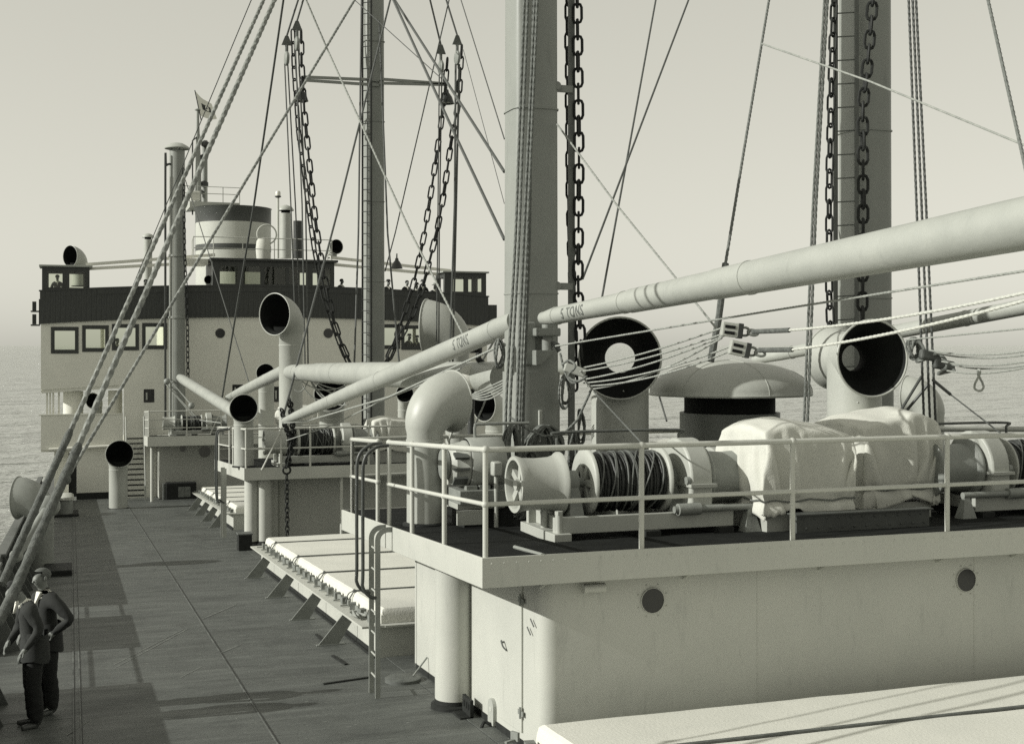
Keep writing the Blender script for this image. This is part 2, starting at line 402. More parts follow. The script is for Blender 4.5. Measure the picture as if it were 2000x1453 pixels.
# raised weld beads along the laps
for x in (.02, .10, 2.12):
    m = MB(); m.sbox(x - .008, x + .008, 3, 58.3, zD, .004, .015); m.build('weld_bead', mat('worn_weld', .11, .6, .6, 3, .4, 20), deck, False)
    m = MB(); m.sbox(x + .010, x + .020, 3, 58.3, zD, .002, .0122); m.build('seam_groove', mat('seam_tar', .025, .7, .4, 3), deck, False)
# welded strips and doubler bars on the deck
for (u0, v0, u1, v1, wd) in [(632, 1335, 722, 1322, .05), (606, 1063, 700, 1053, .06), (650, 1280, 676, 1297, .06), (618, 1238, 634, 1255, .06)]:
    a = at(u0, v0, z=zD(16)); b = at(u1, v1, z=zD(16))
    for _ in range(4):
        a = at(u0, v0, z=zD(a.y) + .01); b = at(u1, v1, z=zD(b.y) + .01)
    MB().bar(a, b, wd * .8, .02).build('doubler_strip', BLACK, deck, False)
# paint lines scratched across the deck
for (u0, v0, u1, v1) in [(222, 1298, 358, 1228), (226, 1303, 366, 1228), (395, 1208, 460, 1180), (428, 1275, 470, 1258), (352, 1323, 396, 1300), (130, 1435, 172, 1408)]:
    a = at(u0, v0, z=zD(17)); b = at(u1, v1, z=zD(17))
    for _ in range(4): a = at(u0, v0, z=zD(a.y) + .0112); b = at(u1, v1, z=zD(b.y) + .0112)
    MB().bar(a, b, .013, .001).build('scratch_line', mat('scuffed_chalk', .20, .9, .5, 6), deck, False)

def bulwark(name, x, side, label, gaps):
    root = thing(name, label, 'bulwark', (x, 20, zD(20)))
    gaps = sorted(gaps); edges = [Y0] + [g for gp in gaps for g in gp] + [58.4]
    for i in range(0, len(edges), 2):
        ya, yb = edges[i], edges[i + 1]; y = ya
        while y < yb - .01:
            y2 = min(y + 2.4, yb); m = MB(); m.sbox(min(x, x - side * .02), max(x, x - side * .02), y + .004, y2 - .004, zD, .0, 1.02)
            m.build('bulwark_plate', mat('bulwark_inner_paint', .10, .5, .25, 2, dirt=.3), root, False); y = y2
        m = MB(); m.sbox(x - .10, x + .10, ya, yb, zD, 1.02, 1.08); m.build('cap_rail', mat('cap_rail_wood', .10, .5, .3, 4), root, True, bevel=.015)
        y = ya + .5
        while y < yb:
            m = MB(); z = zD(y)
            m.add([(x + side * .01, y - .02, z), (x + side * .5, y - .02, z), (x + side * .04, y - .02, z + 1.0), (x + side * .01, y - .02, z + 1.0),
                   (x + side * .01, y + .02, z), (x + side * .5, y + .02, z), (x + side * .04, y + .02, z + 1.0), (x + side * .01, y + .02, z + 1.0)],
                  [(0, 1, 2, 3), (7, 6, 5, 4), (0, 4, 5, 1), (1, 5, 6, 2), (2, 6, 7, 3), (3, 7, 4, 0)])
            m.build('bulwark_stay', mat('bulwark_inner_paint', .10), root, False); y += 1.2
    for ga, gb in gaps:
        for hgt in (.45, .75, 1.05):
            m = MB(); m.tube([(x, ga, zD(ga) + hgt), (x, gb, zD(gb) + hgt)], .018, 8); m.build('chain_rail', IRON, root)
    return root
bulwark('bulwark', XL, 1, 'dark steel bulwark along the left ship side behind the two men', [(18.0, 20.8), (24.2, 25.6), (9.5, 12.0)])
bulwark('bulwark', XR, -1, 'dark steel bulwark along the far right side of the ship', [(30.0, 32.0)])

# ================================================================== RAILINGS
def railing(name, label, posts, hs, rr, mt, loc=None, extra=(), ball=1.35, gap=()):
    root = thing(name, label, 'railing', loc or posts[0])
    for p in posts:
        m = MB(); m.tube([p, V(p) + UP * max(hs)], rr * .95, 10)
        for h in hs: m.ball(V(p) + UP * h, rr * ball, n=10, m=6)
        m.build('post', mt, root)
    for h in hs:
        for i in range(len(posts) - 1):
            if i in gap: continue
            m = MB(); m.tube([V(posts[i]) + UP * h, V(posts[i + 1]) + UP * h], rr * (1 if h == max(hs) else .8), 10); m.build('rail', mt, root)
    for a, b in extra:
        m = MB(); m.tube([a, b], rr * .8, 8); m.build('brace', mt, root)
    return root

# ================================================================== MAST HOUSE WITH WINCH PLATFORM, NEAREST
XA0, XA1, YA0, YA1 = 3.82, 14.0, 12.01, 18.95
ph = thing('mast_house', 'nearest white mast house with overhanging winch platform and two portholes', 'mast house', (9, 15, zD(15)))
m = MB(); m.sbox(XA0 + .03, XA1 - .03, YA0 + .03, YA1 - .03, zA, -.03, 0.0); m.build('platform_floor', FLOOR, ph, False)
# fascia plates with rivets
fz0, fz1 = -.29, .012
m = MB(); m.sbox(XA0, XA1, YA0, YA0 + .03, zA, fz0, fz1); fa = m.build('fascia', WHITE, ph, False, bevel=.006)
m = MB(); m.sbox(XA0 + .002, XA0 + .03, YA0 + .03, YA1, zA, fz0, fz1 - .001); m.build('fascia', WHITE, ph, False, bevel=.006)
m = MB(); m.sbox(XA0, XA1, YA1 - .03, YA1 + .002, zA, fz0, fz1 - .002); m.build('fascia', WHITE, ph, False)
m = MB(); m.sbox(XA1 - .03, XA1 + .002, YA0 + .03, YA1 - .03, zA, fz0, fz1 - .002); m.build('fascia', WHITE, ph, False)
m = MB(); x = XA0 + .1
while x < XA1:
    m.ball((x, YA0 - .001, zA(YA0) - .05), .013, .006, .013, 6, 4); x += .13
o = m.build('rivet_row', WHITE, fa); o['kind'] = 'stuff'
# house walls (front in shade, left side lit)
XW0, XW1, YW0, YW1 = 4.55, 13.2, 12.30, 17.3
m = MB(); cr = .16; prof = []
for k in range(7):
    a = math.pi + k / 6 * math.pi / 2; prof.append((XW0 + cr + cr * math.cos(a), YW0 + cr + cr * math.sin(a)))
pl = [(XW0, YW1)] + prof + [(XW1, YW0), (XW1, YW1)]
nn = len(pl); m.v += [V((x, y, zD(y) - .02)) for x, y in pl] + [V((x, y, zA(y) - .031)) for x, y in pl]
for i in range(nn): m.f.append((i, (i + 1) % nn, nn + (i + 1) % nn, nn + i))
m.build('wall', WHITE, ph, True)
m = MB(); m.sbox(XW0 - .012, XW0, YW0 + .2, YW1, zD, 0, .08); m.build('skirting', BLACK, ph, False)
for x in (7.05, 9.9):
    m = MB(); m.tube([(x, YW0 - .001, zD(YW0)), (x, YW0 - .001, zA(YW0) - .04)], .005, 6); m.build('weld_seam', WHITE, ph)
# side door with hinges, lock and lifting lugs
dr = MB(); dr.sbox(XW0 - .022, XW0, 12.86, 13.62, zD, .16, 1.86); door = dr.build('door', WHITE, ph, False, bevel=.006)
for h in (.35, 1.55):
    m = MB(); m.box(XW0 - .034, XW0 - .02, 12.78, 12.94, zD(12.9) + h, zD(12.9) + h + .05); m.tube([(XW0 - .04, 12.85, zD(12.9) + h - .03), (XW0 - .04, 12.85, zD(12.9) + h + .09)], .012, 8)
    m.build('hinge', GREYM, door, False)
m = MB(); m.tube(curve([(XW0 - .03, 13.48, zD(13.4) + 1.02), (XW0 - .06, 13.42, zD(13.4) + 1.05), (XW0 - .06, 13.36, zD(13.4) + 1.0), (XW0 - .03, 13.32, zD(13.4) + .96)], 9), .01, 6); m.build('door_handle', IRON, door)
for yy in (12.55, 12.65):
    m = MB(); m.tube([(XW0 - .03, yy, zD(yy) + 1.42 - (yy - 12.55)), (XW0 - .03, yy - .1, zD(yy) + 1.36 - (yy - 12.55))], .008, 6); m.build('clip', IRON, ph)
def porthole(parent, c, axis, r, t=.03, name='porthole', mt=None):
    m = MB(); ax = V(axis).normalized(); m.lathe(c, ax, [(-.05, r), (t * .5, r), (t * .5, r * 1.04), (0, r * 1.05)], 28)
    p = m.build(name, mt or WHITE, parent)
    m = MB(); m.lathe(V(c), ax, [(.004, .001), (.004, r)], 28); m.build('pane', mat('porthole_glass', .012, .08, .1, 3, spec=.6), p)
    m = MB(); e = ax.cross(UP).normalized()
    for k in range(8):
        a = 2 * math.pi * (k + .5) / 8; m.ball(V(c) + (e * math.cos(a) + UP * math.sin(a)) * r * 1.36 + ax * .004, r * .06, n=8, m=4)
    m.build('bolt_ring', mt or WHITE, p)
    return p
for (u, v, rp) in ((1274, 1172, 24), (1886, 1132, 22)):
    c = at(u, v, y=YW0); porthole(ph, c + V((0, -.004, 0)), (0, -1, 0), rp * mpp(c))
# brackets and drain pipe below the fascia
for u in (1055, 1335, 1600, 1830, 1975):
    c = at(u, 1130, y=YW0); z = zA(YW0) - .03
    m = MB(); m.add([(c.x - .02, YW0, z - .34), (c.x + .02, YW0, z - .34), (c.x + .02, YA0 + .06, z - .24), (c.x - .02, YA0 + .06, z - .24), (c.x - .02, YW0, z), (c.x + .02, YW0, z), (c.x + .02, YA0 + .06, z), (c.x - .02, YA0 + .06, z)],
                    [(0, 1, 2, 3), (4, 7, 6, 5), (0, 3, 7, 4), (1, 5, 6, 2), (0, 4, 5, 1), (2, 6, 7, 3)])
    m.build('bracket', WHITE, ph, False)
c = at(1160, 1148, y=12.2); m = MB(); m.tube([c - V((.12, 0, 0)), c + V((.12, 0, 0))], .05, 14); m.build('drain_pipe', WHITE, ph)
# corner column, with foot ring and lug plates
def column(parent, x, y, r, zf_top, mt=WHITE):
    m = MB(); z0 = zD(y); z1 = zf_top(y) - .031
    m.tube([(x, y, z0), (x, y, z1)], r, 28); m.build('column', mt, parent)
    m = MB(); m.lathe((x, y, z0), UP, [(0, r + .05), (.05, r + .05), (.07, r + .006), (.12, r + .004)], 28); m.build('column_foot', BLACK, parent)
column(ph, 4.40, 14.95, .235, zA)
column(ph, 13.4, 14.95, .235, zA)
for (y, x) in ((13.86, XW0 - .03), (15.7, XW0 - .03)):
    z = zD(y); pl_ = [(y + .10, z + .03), (y - .10, z + .03 - .0)] + [(y + .10 * math.cos(a), z + .22 + .10 * math.sin(a)) for a in [math.pi - math.pi * i / 10 for i in range(11)]]; q_ = len(pl_)
    m = MB(); m.v += [V((x - .012, a, b)) for a, b in pl_] + [V((x + .028, a, b)) for a, b in pl_]; m.f += [tuple(range(q_)), tuple(reversed(range(q_, 2 * q_)))] + [(i, (i + 1) % q_, q_ + (i + 1) % q_, q_ + i) for i in range(q_)]; m.build('lug_plate', GREY, ph, False)
    m = MB(); m.lathe((x - .0125, y, z + .2), V((-1, 0, 0)), [(0, .03), (.003, .03), (.003, .001)], 14); m.build('lug_hole', WHITE, ph)
m = MB(); m.tube([at(815, 1095, y=17.75), V((at(815, 1095, y=17.75).x, 17.75, zD(17.75)))], .035, 12); m.build('stanchion_pipe', WHITE, ph)
m = MB(); p = at(823, 1100, y=17.8); m.tube([p, V((p.x, 17.8, zD(17.8)))], .02, 8); m.build('stanchion_pipe', GREY, ph)
# scupper bracket at the foot of the column
c = V((4.42, 14.45, zD(14.45)))
fb = thing('foot_bracket', 'small dark slotted iron bracket on deck at the foot of the near white column', 'bracket', c)
m = MB(); m.box(c.x - .02, c.x + .02, c.y - .16, c.y + .16, c.z, c.z + .22); m.box(c.x - .14, c.x + .02, c.y - .16, c.y + .16, c.z, c.z + .03); m.build('plate', BLACK, fb, False)
for k in range(3):
    m = MB(); m.box(c.x - .024, c.x + .024, c.y - .12 + k * .09, c.y - .08 + k * .09, c.z + .10, c.z + .17); m.build('slot', INSIDE, fb, False)
# deck manhole with handle rod
c = at(787, 1330, z=zD(16.6)); c = at(787, 1330, z=zD(c.y)); c.z = zD(c.y)
mh = thing('manhole_lid', 'round iron manhole lid on deck beside the near white column', 'manhole', c)
m = MB(); m.lathe(c, UP, [(0, .24), (.05, .24), (.06, .22), (.06, .001)], 28); m.build('lid', IRON, mh)
m = MB(); m.tube([c + V((.14, 0, .06)), c + V((.35, .06, .28))], .012, 8); m.build('handle_rod', GREYM, mh)
c = at(940, 1425, z=zD(14.2)); c.z = zD(c.y)
m = MB(); m.tube(curve([c, c + V((.05, .03, .06)), c + V((.12, 0, .03)), c + V((.16, .05, .05)), c + V((.2, .02, 0))], 12), .02, 7); tag(m.build('eye_shackle', BLACK, None), 'small black shackle lying on deck in front of the lit side wall', 'shackle')

rz = lambda u: 0
rails = []
for u in (688, 760, 805, 868, 936):
    p = at(u, 995, x=XA0 + .05); rails.append(V((XA0 + .05, p.y, zA(p.y))))
rails[-1] = V((XA0 + .05, YA0 + .05, zA(YA0)))
for u in (1253, 1548, 1850, 2150):
    p = at(u, 1050, y=YA0 + .05); rails.append(V((p.x, YA0 + .05, zA(YA0))))
rails.append(V((XA1 - .05, YA0 + .05, zA(YA0))))
railing('guard_rail', 'nearest white pipe railing around the front and left of the winch platform', rails, (.53, 1.07), .03, WHITE, V((XA0, YA0, zA(YA0))), gap=(0,))
p = rails[0]; q = at(738, 1000, x=XA0 + .05); q = V((XA0 + .05, q.y, zA(q.y)))
back = [V((XA0 + .05 + t, YA1 - .05, zA(YA1))) for t in (1.6, 3.6, 5.6, 7.6, 9.4)]
railing('guard_rail', 'white railing along the back edge of the nearest winch platform beside the ladder top', [q, p] + back, (.53, 1.07), .03, WHITE, p)

# ladder with bent handrails
ly = 15.95; lx = 3.64
ld = thing('deck_ladder', 'grey vertical ladder from deck to nearest winch platform with dark bent handrails', 'ladder', (lx, ly, zD(ly)))
for dy in (-.18, .18):
    z1 = zA(ly + dy) - .12
    pts = [V((lx, ly + dy, zD(ly + dy))), V((lx, ly + dy, z1 - .1)), V((lx + .02, ly + dy, z1 + .02)), V((lx + .08, ly + dy, z1 + .08)), V((lx + .17, ly + dy, z1 + .08))]
    zb_ = zD(ly + dy); o_ = [(lx - .032, zb_)] + [(lx + .13 - .162 * math.cos(a), z1 - .03 + .162 * math.sin(a)) for a in [math.pi / 2 * i / 8 for i in range(9)]] + [(lx + .19, z1 + .132)]
    i_ = [(lx + .032, zb_)] + [(lx + .13 - .098 * math.cos(a), z1 - .03 + .098 * math.sin(a)) for a in [math.pi / 2 * i / 8 for i in range(9)]] + [(lx + .19, z1 + .068)]
    m = MB(); k_ = len(o_)
    for yy in (ly + dy - .011, ly + dy + .011): m.v += [V((a, yy, b)) for a, b in o_] + [V((a, yy, b)) for a, b in i_]
    for i in range(k_ - 1): m.f += [(i, i + 1, k_ + i + 1, k_ + i), (2 * k_ + i, 3 * k_ + i, 3 * k_ + i + 1, 2 * k_ + i + 1), (i, 2 * k_ + i, 2 * k_ + i + 1, i + 1), (k_ + i, k_ + i + 1, 3 * k_ + i + 1, 3 * k_ + i)]
    m.f += [(0, k_, 3 * k_, 2 * k_), (k_ - 1, 3 * k_ - 1, 4 * k_ - 1, 2 * k_ - 1)]
    m.build('stringer', mat('ladder_paint', .26, .5, .15, 5, dirt=.3), ld, True)
    hp = curve([(lx + .14, ly + dy, zA(ly) + 1.05), (lx - .02, ly + dy, zA(ly) + 1.03), (lx - .17, ly + dy, zA(ly) + .88), (lx - .19, ly + dy, zA(ly) + .5), (lx - .19, ly + dy, zA(ly) - .5), (lx - .19, ly + dy, zA(ly) - .72), (lx - .10, ly + dy, zA(ly) - .84), (lx - .02, ly + dy, zA(ly) - .86)], 42)
    m = MB(); m.tube(hp, .022, 10); m.build('handrail', mat('dark_handrail_paint', .06, .4, .2, 8), ld)
z = zD(ly) + .25
while z < zA(ly) - .2:
    m = MB(); m.tube([(lx, ly - .18, z), (lx, ly + .18, z)], .012, 8); m.build('rung', GREY, ld); z += .27

# ================================================================== HATCHES
def hatch(label, x0, x1, y0, y1, hc, ht, bars, stays, wedges, seed, cleat=True):
    ym = (y0 + y1) / 2; root = thing('cargo_hatch', label, 'hatch', ((x0 + x1) / 2, ym, zD(ym))); rr = random.Random(seed)
    m = MB()
    m.sbox(x0, x0 + .02, y0, y1, zD, 0, hc); m.sbox(x1 - .02, x1, y0, y1, zD, 0, hc); m.sbox(x0 + .02, x1 - .02, y0, y0 + .02, zD, 0, hc); m.sbox(x0 + .02, x1 - .02, y1 - .02, y1, zD, 0, hc)
    m.build('coaming', WHITE, root, False)
    m = MB(); m.sbox(x0 - .012, x0, y0, y1, zD, 0, .09); m.sbox(x0 - .05, x0 - .012, y0, y1, zD, 0, .03); m.build('coaming_foot', BLACK, root, False)
    m = MB(); m.sbox(x0 - .24, x0 + .10, y0 - .1, y1 + .1, zD, hc, hc + .03); m.sbox(x0 + .1, x1, y0 - .12, y0 + .1, zD, hc, hc + .028); m.sbox(x0 + .1, x1, y1 - .1, y1 + .12, zD, hc, hc + .028)
    m.build('coaming_ledge', WHITE, root, False)
    # tarpaulin: soft edged slab with board lines and creases
    nx, nyy = 34, max(24, int((y1 - y0) * 7)); m = MB(); bx0, bx1 = x0 + .07, x1 - .07
    us = [0, .0015, .004, .008, .014, .02] + [(.02 + .96 * i / (nx - 8)) for i in range(1, nx - 8)] + [.98, .99, .996, 1]
    vs = [0, .001, .0025, .005, .010, .018] + [(.018 + .964 * i / nyy) for i in range(1, nyy)] + [.982, .99, .996, 1]
    for b_ in vs:
        for a_ in us:
            x = bx0 + (bx1 - bx0) * a_; y = y0 + .06 + (y1 - y0 - .12) * b_
            e = min(min(a_, 1 - a_) * (bx1 - bx0) / .07, min(b_, 1 - b_) * (y1 - y0) / .07, 1)
            h = ht * math.sqrt(max(0, 1 - (1 - e) ** 2))
            h += .010 * noise.noise((x * 1.1 + seed, y * .7, 0)) + .008 * max(0, .3 - abs(noise.noise((x * 1.7 + y * .8, y * 2.2 + seed, 1)))) * min(1, e * 2) + .004 * noise.noise((x * 6, y * 4, seed))
            board = (y * 1.0 / .62) % 1; h -= .006 * math.exp(-((board - .5) / .06) ** 2)
            m.v.append(V((x, y, zD(y) + hc + .032 + max(h, 0))))
    W = len(us)
    for j in range(len(vs) - 1):
        for i in range(W - 1): m.f.append((j * W + i, j * W + i + 1, (j + 1) * W + i + 1, (j + 1) * W + i))
    tp = m.build('tarpaulin', TARP, root, True, angle=30)
    zt = lambda y: zD(y) + hc + .036 + ht + .012
    for y in bars:
        m = MB(); m.bar((x0 + .10, y, zt(y)), (x1 - .1, y, zt(y)), .05, .018); m.bar((x0 + .10, y, zt(y)), (x0 - .02, y + .05, zD(y) + hc + .05), .035, .018)
        m.ball((x0 + .10, y, zt(y)), .03, n=8, m=5); m.build('locking_bar', IRON, root, False)
        m = MB(); m.tube(curve([(x0 + .12, y + .06, zt(y) - .01), (x0 + .03, y + .1, zD(y) + hc + .2), (x0 - .02, y + .12, zD(y) + hc + .06)], 8), .01, 6); m.build('lashing', ROPED, root)
    k = 0; y = y0 + .25
    wb = MB(); wb.box(-.05, .05, -.06, .06, 0, .11); wme = wb.mesh('wedge', WOOD, False)
    cb = MB(); cb.box(-.09, .06, -.015, .015, 0, .02); cb.box(.03, .06, -.05, .05, 0, .09); cme = cb.mesh('cleat', GREYM, False)
    while y < y1 - .1 and wedges:
        inst('wedge', wme, root, (x0 - .02, y, zD(y) + hc + .03), Matrix.Rotation(rr.uniform(-.25, .25), 3, 'Z'))
        inst('cleat', cme, root, (x0 - .07, y + wedges * .5, zD(y) + hc + .03), Matrix.Rotation(rr.uniform(-.5, .5), 3, 'Z'))
        y += wedges * rr.uniform(.9, 1.1)
    for y in stays:
        m = MB(); z = zD(y)
        m.add([(x0 - .62, y - .01, z), (x0 - .30, y - .01, z), (x0 - .01, y - .01, z + hc), (x0 - .23, y - .01, z + hc), (x0 - .62, y + .015, z), (x0 - .30, y + .015, z), (x0 - .01, y + .015, z + hc), (x0 - .23, y + .015, z + hc)],
              [(0, 1, 2, 3), (7, 6, 5, 4), (0, 4, 5, 1), (1, 5, 6, 2), (2, 6, 7, 3), (3, 7, 4, 0)])
        m.box(x0 - .64, x0 - .2, y - .03, y + .05, z, z + .014)
        m.build('coaming_stay', mat('stay_shade', .20, .5, .2, 4, dirt=.3), root, False)  # white stays coloured darker, imitating shade on the faces towards the camera
    return root
hatch('white tarpaulin covered cargo hatch in the near foreground at the bottom right', 4.25, 13.4, 1.0, 11.95, .22, .25, (10.55, 7.6, 4.6), (), .8, 3)
hatch('white tarpaulin covered hatch with four bars between nearest and middle winch platforms', 4.22, 13.4, 18.35, 30.4, .46, .21, (20.4, 23.0, 25.8, 28.8), (19.7, 22.3, 25.2, 28.4), .62, 5)
hatch('far white tarpaulin covered hatch in front of the bridge house', 4.75, 13.2, 40.4, 52.0, .50, .22, (42.3, 44.6, 47.2, 49.8), (41.6, 44.2, 46.8, 49.6), .7, 9)
# loose rope end on the hatch ledge
m = MB(); c = V((4.08, 19.0, zD(19) + .50))
m.rope(curve([c + V((R.uniform(-.12, .12), R.uniform(-.2, .2), .02 + .03 * (i % 3))) for i in range(9)], 60), .016)
tag(m.build('rope_end', ROPE, None), 'small heap of pale rope on the ledge of the middle hatch near the ladder', 'rope')

# ================================================================== MIDDLE MAST HOUSE
XB0, XB1, YB0, YB1 = 4.40, 13.3, 34.97, 42.6
ph = thing('mast_house', 'middle white mast house with winch platform and paired columns', 'mast house', (9, 37, zD(37)))
m = MB(); m.sbox(XB0 + .03, XB1 - .03, YB0 + .03, YB1 - .03, zB, -.03, 0); m.build('platform_floor', FLOOR, ph, False)
m = MB(); m.sbox(XB0, XB1, YB0, YB0 + .03, zB, -.32, .012); m.build('fascia', WHITE, ph, False)
m = MB(); m.sbox(XB0 + .002, XB0 + .03, YB0 + .03, YB1, zB, -.32, .011); m.build('fascia', WHITE, ph, False)
m = MB(); m.sbox(XB0, XB1, YB1 - .03, YB1 + .002, zB, -.32, .010); m.build('fascia', WHITE, ph, False)
m = MB(); m.sbox(5.42, 12.4, 36.2, 40.2, zD, -.02, 2.06); m.build('wall', WHITE, ph, False, bevel=.12)
column(ph, 4.68, 35.6, .2, zB); column(ph, 5.02, 35.5, .2, zB); column(ph, 13.0, 35.5, .2, zB)
m = MB(); m.sbox(5.2, 5.44, 35.9, 36.3, zD, 0, 2.1); m.build('web_plate', WHITE, ph, False)
m = MB(); p = at(667, 950, y=35.1); m.tube([(p.x, 35.1, zD(35.1)), (p.x, 35.1, zB(35.1) - .31)], .045, 10); m.build('stanchion_pipe', WHITE, ph)
cx = at(465, 1050, z=zD(35)); 
bxp = V((4.35, 34.3, zD(34.3))); bx_ = thing('deck_box', 'small dark box on deck before the middle mast house columns', 'box', bxp)
m = MB(); m.box(bxp.x - .2, bxp.x + .15, bxp.y - .15, bxp.y + .25, bxp.z, bxp.z + .42); m.build('body', BLACK, bx_, False, bevel=.01)
m = MB(); m.box(bxp.x - .22, bxp.x + .17, bxp.y - .17, bxp.y + .27, bxp.z + .42, bxp.z + .46); m.build('lid', IRON, bx_, False, bevel=.008)
posts = [V((XB0 + .05, y, zB(y))) for y in (41.6, 38.8, 37.9, 36.4, YB0 + .05)]
for u in (549, 606, 720, 850): 
    p = at(u, 900, y=YB0 + .05); posts.append(V((p.x, YB0 + .05, zB(YB0))))
posts.append(V((XB1 - .05, YB0 + .05, zB(YB0))))
a = at(511, 918, y=YB0 - .02); b = at(547, 845, y=YB0 + .05)
railing('guard_rail', 'white pipe railing around the middle winch platform', posts, (.52, 1.06), .03, WHITE, V((XB0, YB0, zB(YB0))), extra=[(a, b)], gap=(1,))
bp = [V((x, YB1 - .05, zB(YB1))) for x in (XB0 + .1, 6.5, 8.3, 10.2, 12.0, XB1)]
railing('guard_rail', 'white railing along the back edge of the middle winch platform', bp, (.35, .7, 1.06), .022, WHITE)
ly = 38.3; lx = 4.22
ld = thing('deck_ladder', 'grey ladder with bent handrails at the left of the middle winch platform', 'ladder', (lx, ly, zD(ly)))
for dy in (-.2, .2):
    m = MB(); m.box(lx - .06, lx + .06, ly + dy - .012, ly + dy + .012, zD(ly + dy), zB(ly) - .1); m.build('stringer', GREY, ld, False)
    hp = curve([(lx + .16, ly + dy, zB(ly) + 1.05), (lx - .05, ly + dy, zB(ly) + 1.0), (lx - .2, ly + dy, zB(ly) + .8), (lx - .2, ly + dy, zB(ly) - .9), (lx - .1, ly + dy, zB(ly) - 1.05), (lx, ly + dy, zB(ly) - 1.1)], 30)
    m = MB(); m.tube(hp, .025, 8); m.build('handrail', mat('dark_handrail_paint', .06), ld)
z = zD(ly) + .3
while z < zB(ly) - .2:
    m = MB(); m.tube([(lx, ly - .2, z), (lx, ly + .2, z)], .014, 6); m.build('rung', GREY, ld); z += .3
# ================================================================== BRIDGE HOUSE
def zc(d): return CAM.z + d
XBL, XBR = XC - HW, XC + HW
bh = thing('bridge_house', 'white bridge house with dark teak dodger, wing cabs and square windows across the ship', 'bridge', (XC, YB, zD(YB)))
BW = mat('bridge_white_paint', .66, .5, .04, 1, .08, 6, dirt=.15)
def holed_wall(name, xs0, xs1, z0, z1, holes, y, t, mt, cambered=True, nsub=18):
    xs = sorted(set([xs0, xs1] + [h[0] for h in holes] + [h[1] for h in holes] + [xs0 + (xs1 - xs0) * i / nsub for i in range(nsub + 1)]))
    zs = sorted(set([z0, z1] + [h[2] for h in holes] + [h[3] for h in holes])); m = MB()
    C = camb if cambered else (lambda x: 0)
    for i in range(len(xs) - 1):
        if xs[i + 1] - xs[i] < 1e-6: continue
        xm = (xs[i] + xs[i + 1]) / 2; run = None
        for j in range(len(zs) - 1):
            zm = (zs[j] + zs[j + 1]) / 2; hole = any(h[0] < xm < h[1] and h[2] < zm < h[3] for h in holes)
            if not hole: 
                if run is None: run = zs[j]
                top = zs[j + 1]
            if (hole or j == len(zs) - 2) and run is not None:
                a, b = xs[i], xs[i + 1]
                m.hexa([(a, y, run + C(a)), (b, y, run + C(b)), (b, y + t, run + C(b)), (a, y + t, run + C(a)), (a, y, top + C(a)), (b, y, top + C(b)), (b, y + t, top + C(b)), (a, y + t, top + C(a))]); run = None
    return m.build(name, mt, bh, False)
z_dtop, z_dbot, z_wt, z_wb, z_low = zc(2.30), zc(.93), zc(.62), zc(-.36), zc(-1.92)
wins = []
for (u0, u1) in ((101, 152), (162, 211), (220, 270), (279, 325), (738, 780), (785, 831), (838, 884), (891, 940)):
    a = at(u0, 665, y=YB).x; b = at(u1, 665, y=YB).x; wins.append((a, b, z_wb - .02, z_wt + .05))
holed_wall('wall', XBL, XBR, z_low, z_dbot, wins, YB, .07, BW)
for (a, b, c, d) in wins:
    k = camb((a + b) / 2); f = .12; m = MB(); y0, y1 = YB - .03, YB + .09
    m.box(a - .03, b + .03, y0, y1, c + k - .05, c + k + f); m.box(a - .03, b + .03, y0, y1, d + k - f, d + k + .05); m.box(a - .03, a + f, y0 - .001, y1, c + k + f, d + k - f); m.box(b - f, b + .03, y0 - .001, y1, c + k + f, d + k - f)
    wf = m.build('window', TEAK, bh, False)
    m = MB(); m.box(a + f, b - f, YB + .02, YB + .03, c + k + f, d + k - f); m.build('pane', GLASS, wf, False)
# side returns, decks and inner house
m = MB(); m.box(XBL, XBL + .06, YB + .08, YB + 1.4, z_low, z_dbot); m.box(XBR - .06, XBR, YB + .08, YB + 1.4, z_low, z_dbot); m.build('side_wall', BW, bh, False)
xi0, xi1 = at(331, 600, y=YB).x, at(722, 600, y=YB).x
m = MB(); m.box(xi0, xi1, YB + .1, YB + 9, zD(YB), z_dbot + .1); m.build('deckhouse', BW, bh, False)
m = MB(); m.cbox(XBL, XBR, YB + .072, YB + 9, z_low - .16, z_low - .02); m.build('boat_deck', BW, bh, False)
m = MB(); m.cbox(XBL + .01, XBR - .01, YB + .06, YB + 4.2, z_dbot - .02, z_dbot + .1); m.build('bridge_deck', BW, bh, False)
for x in (XBL + .4, XBL + 2.6, XBR - .4, XBR - 2.6):
    m = MB(); m.tube([(x, YB + 3.8, z_low), (x, YB + 3.8, z_dbot + camb(x))], .09, 10); m.build('pillar', BW, bh)
for x in (XBL + 1.2, XBL + 2.4, XBL + 3.6, XBR - 1.2, XBR - 2.4, XBR - 3.6):
    m = MB(); m.box(x - .05, x + .05, YB + .1, YB + 4.1, z_dbot - .16 + camb(x), z_dbot - .03 + camb(x)); m.build('deck_beam', BW, bh, False)
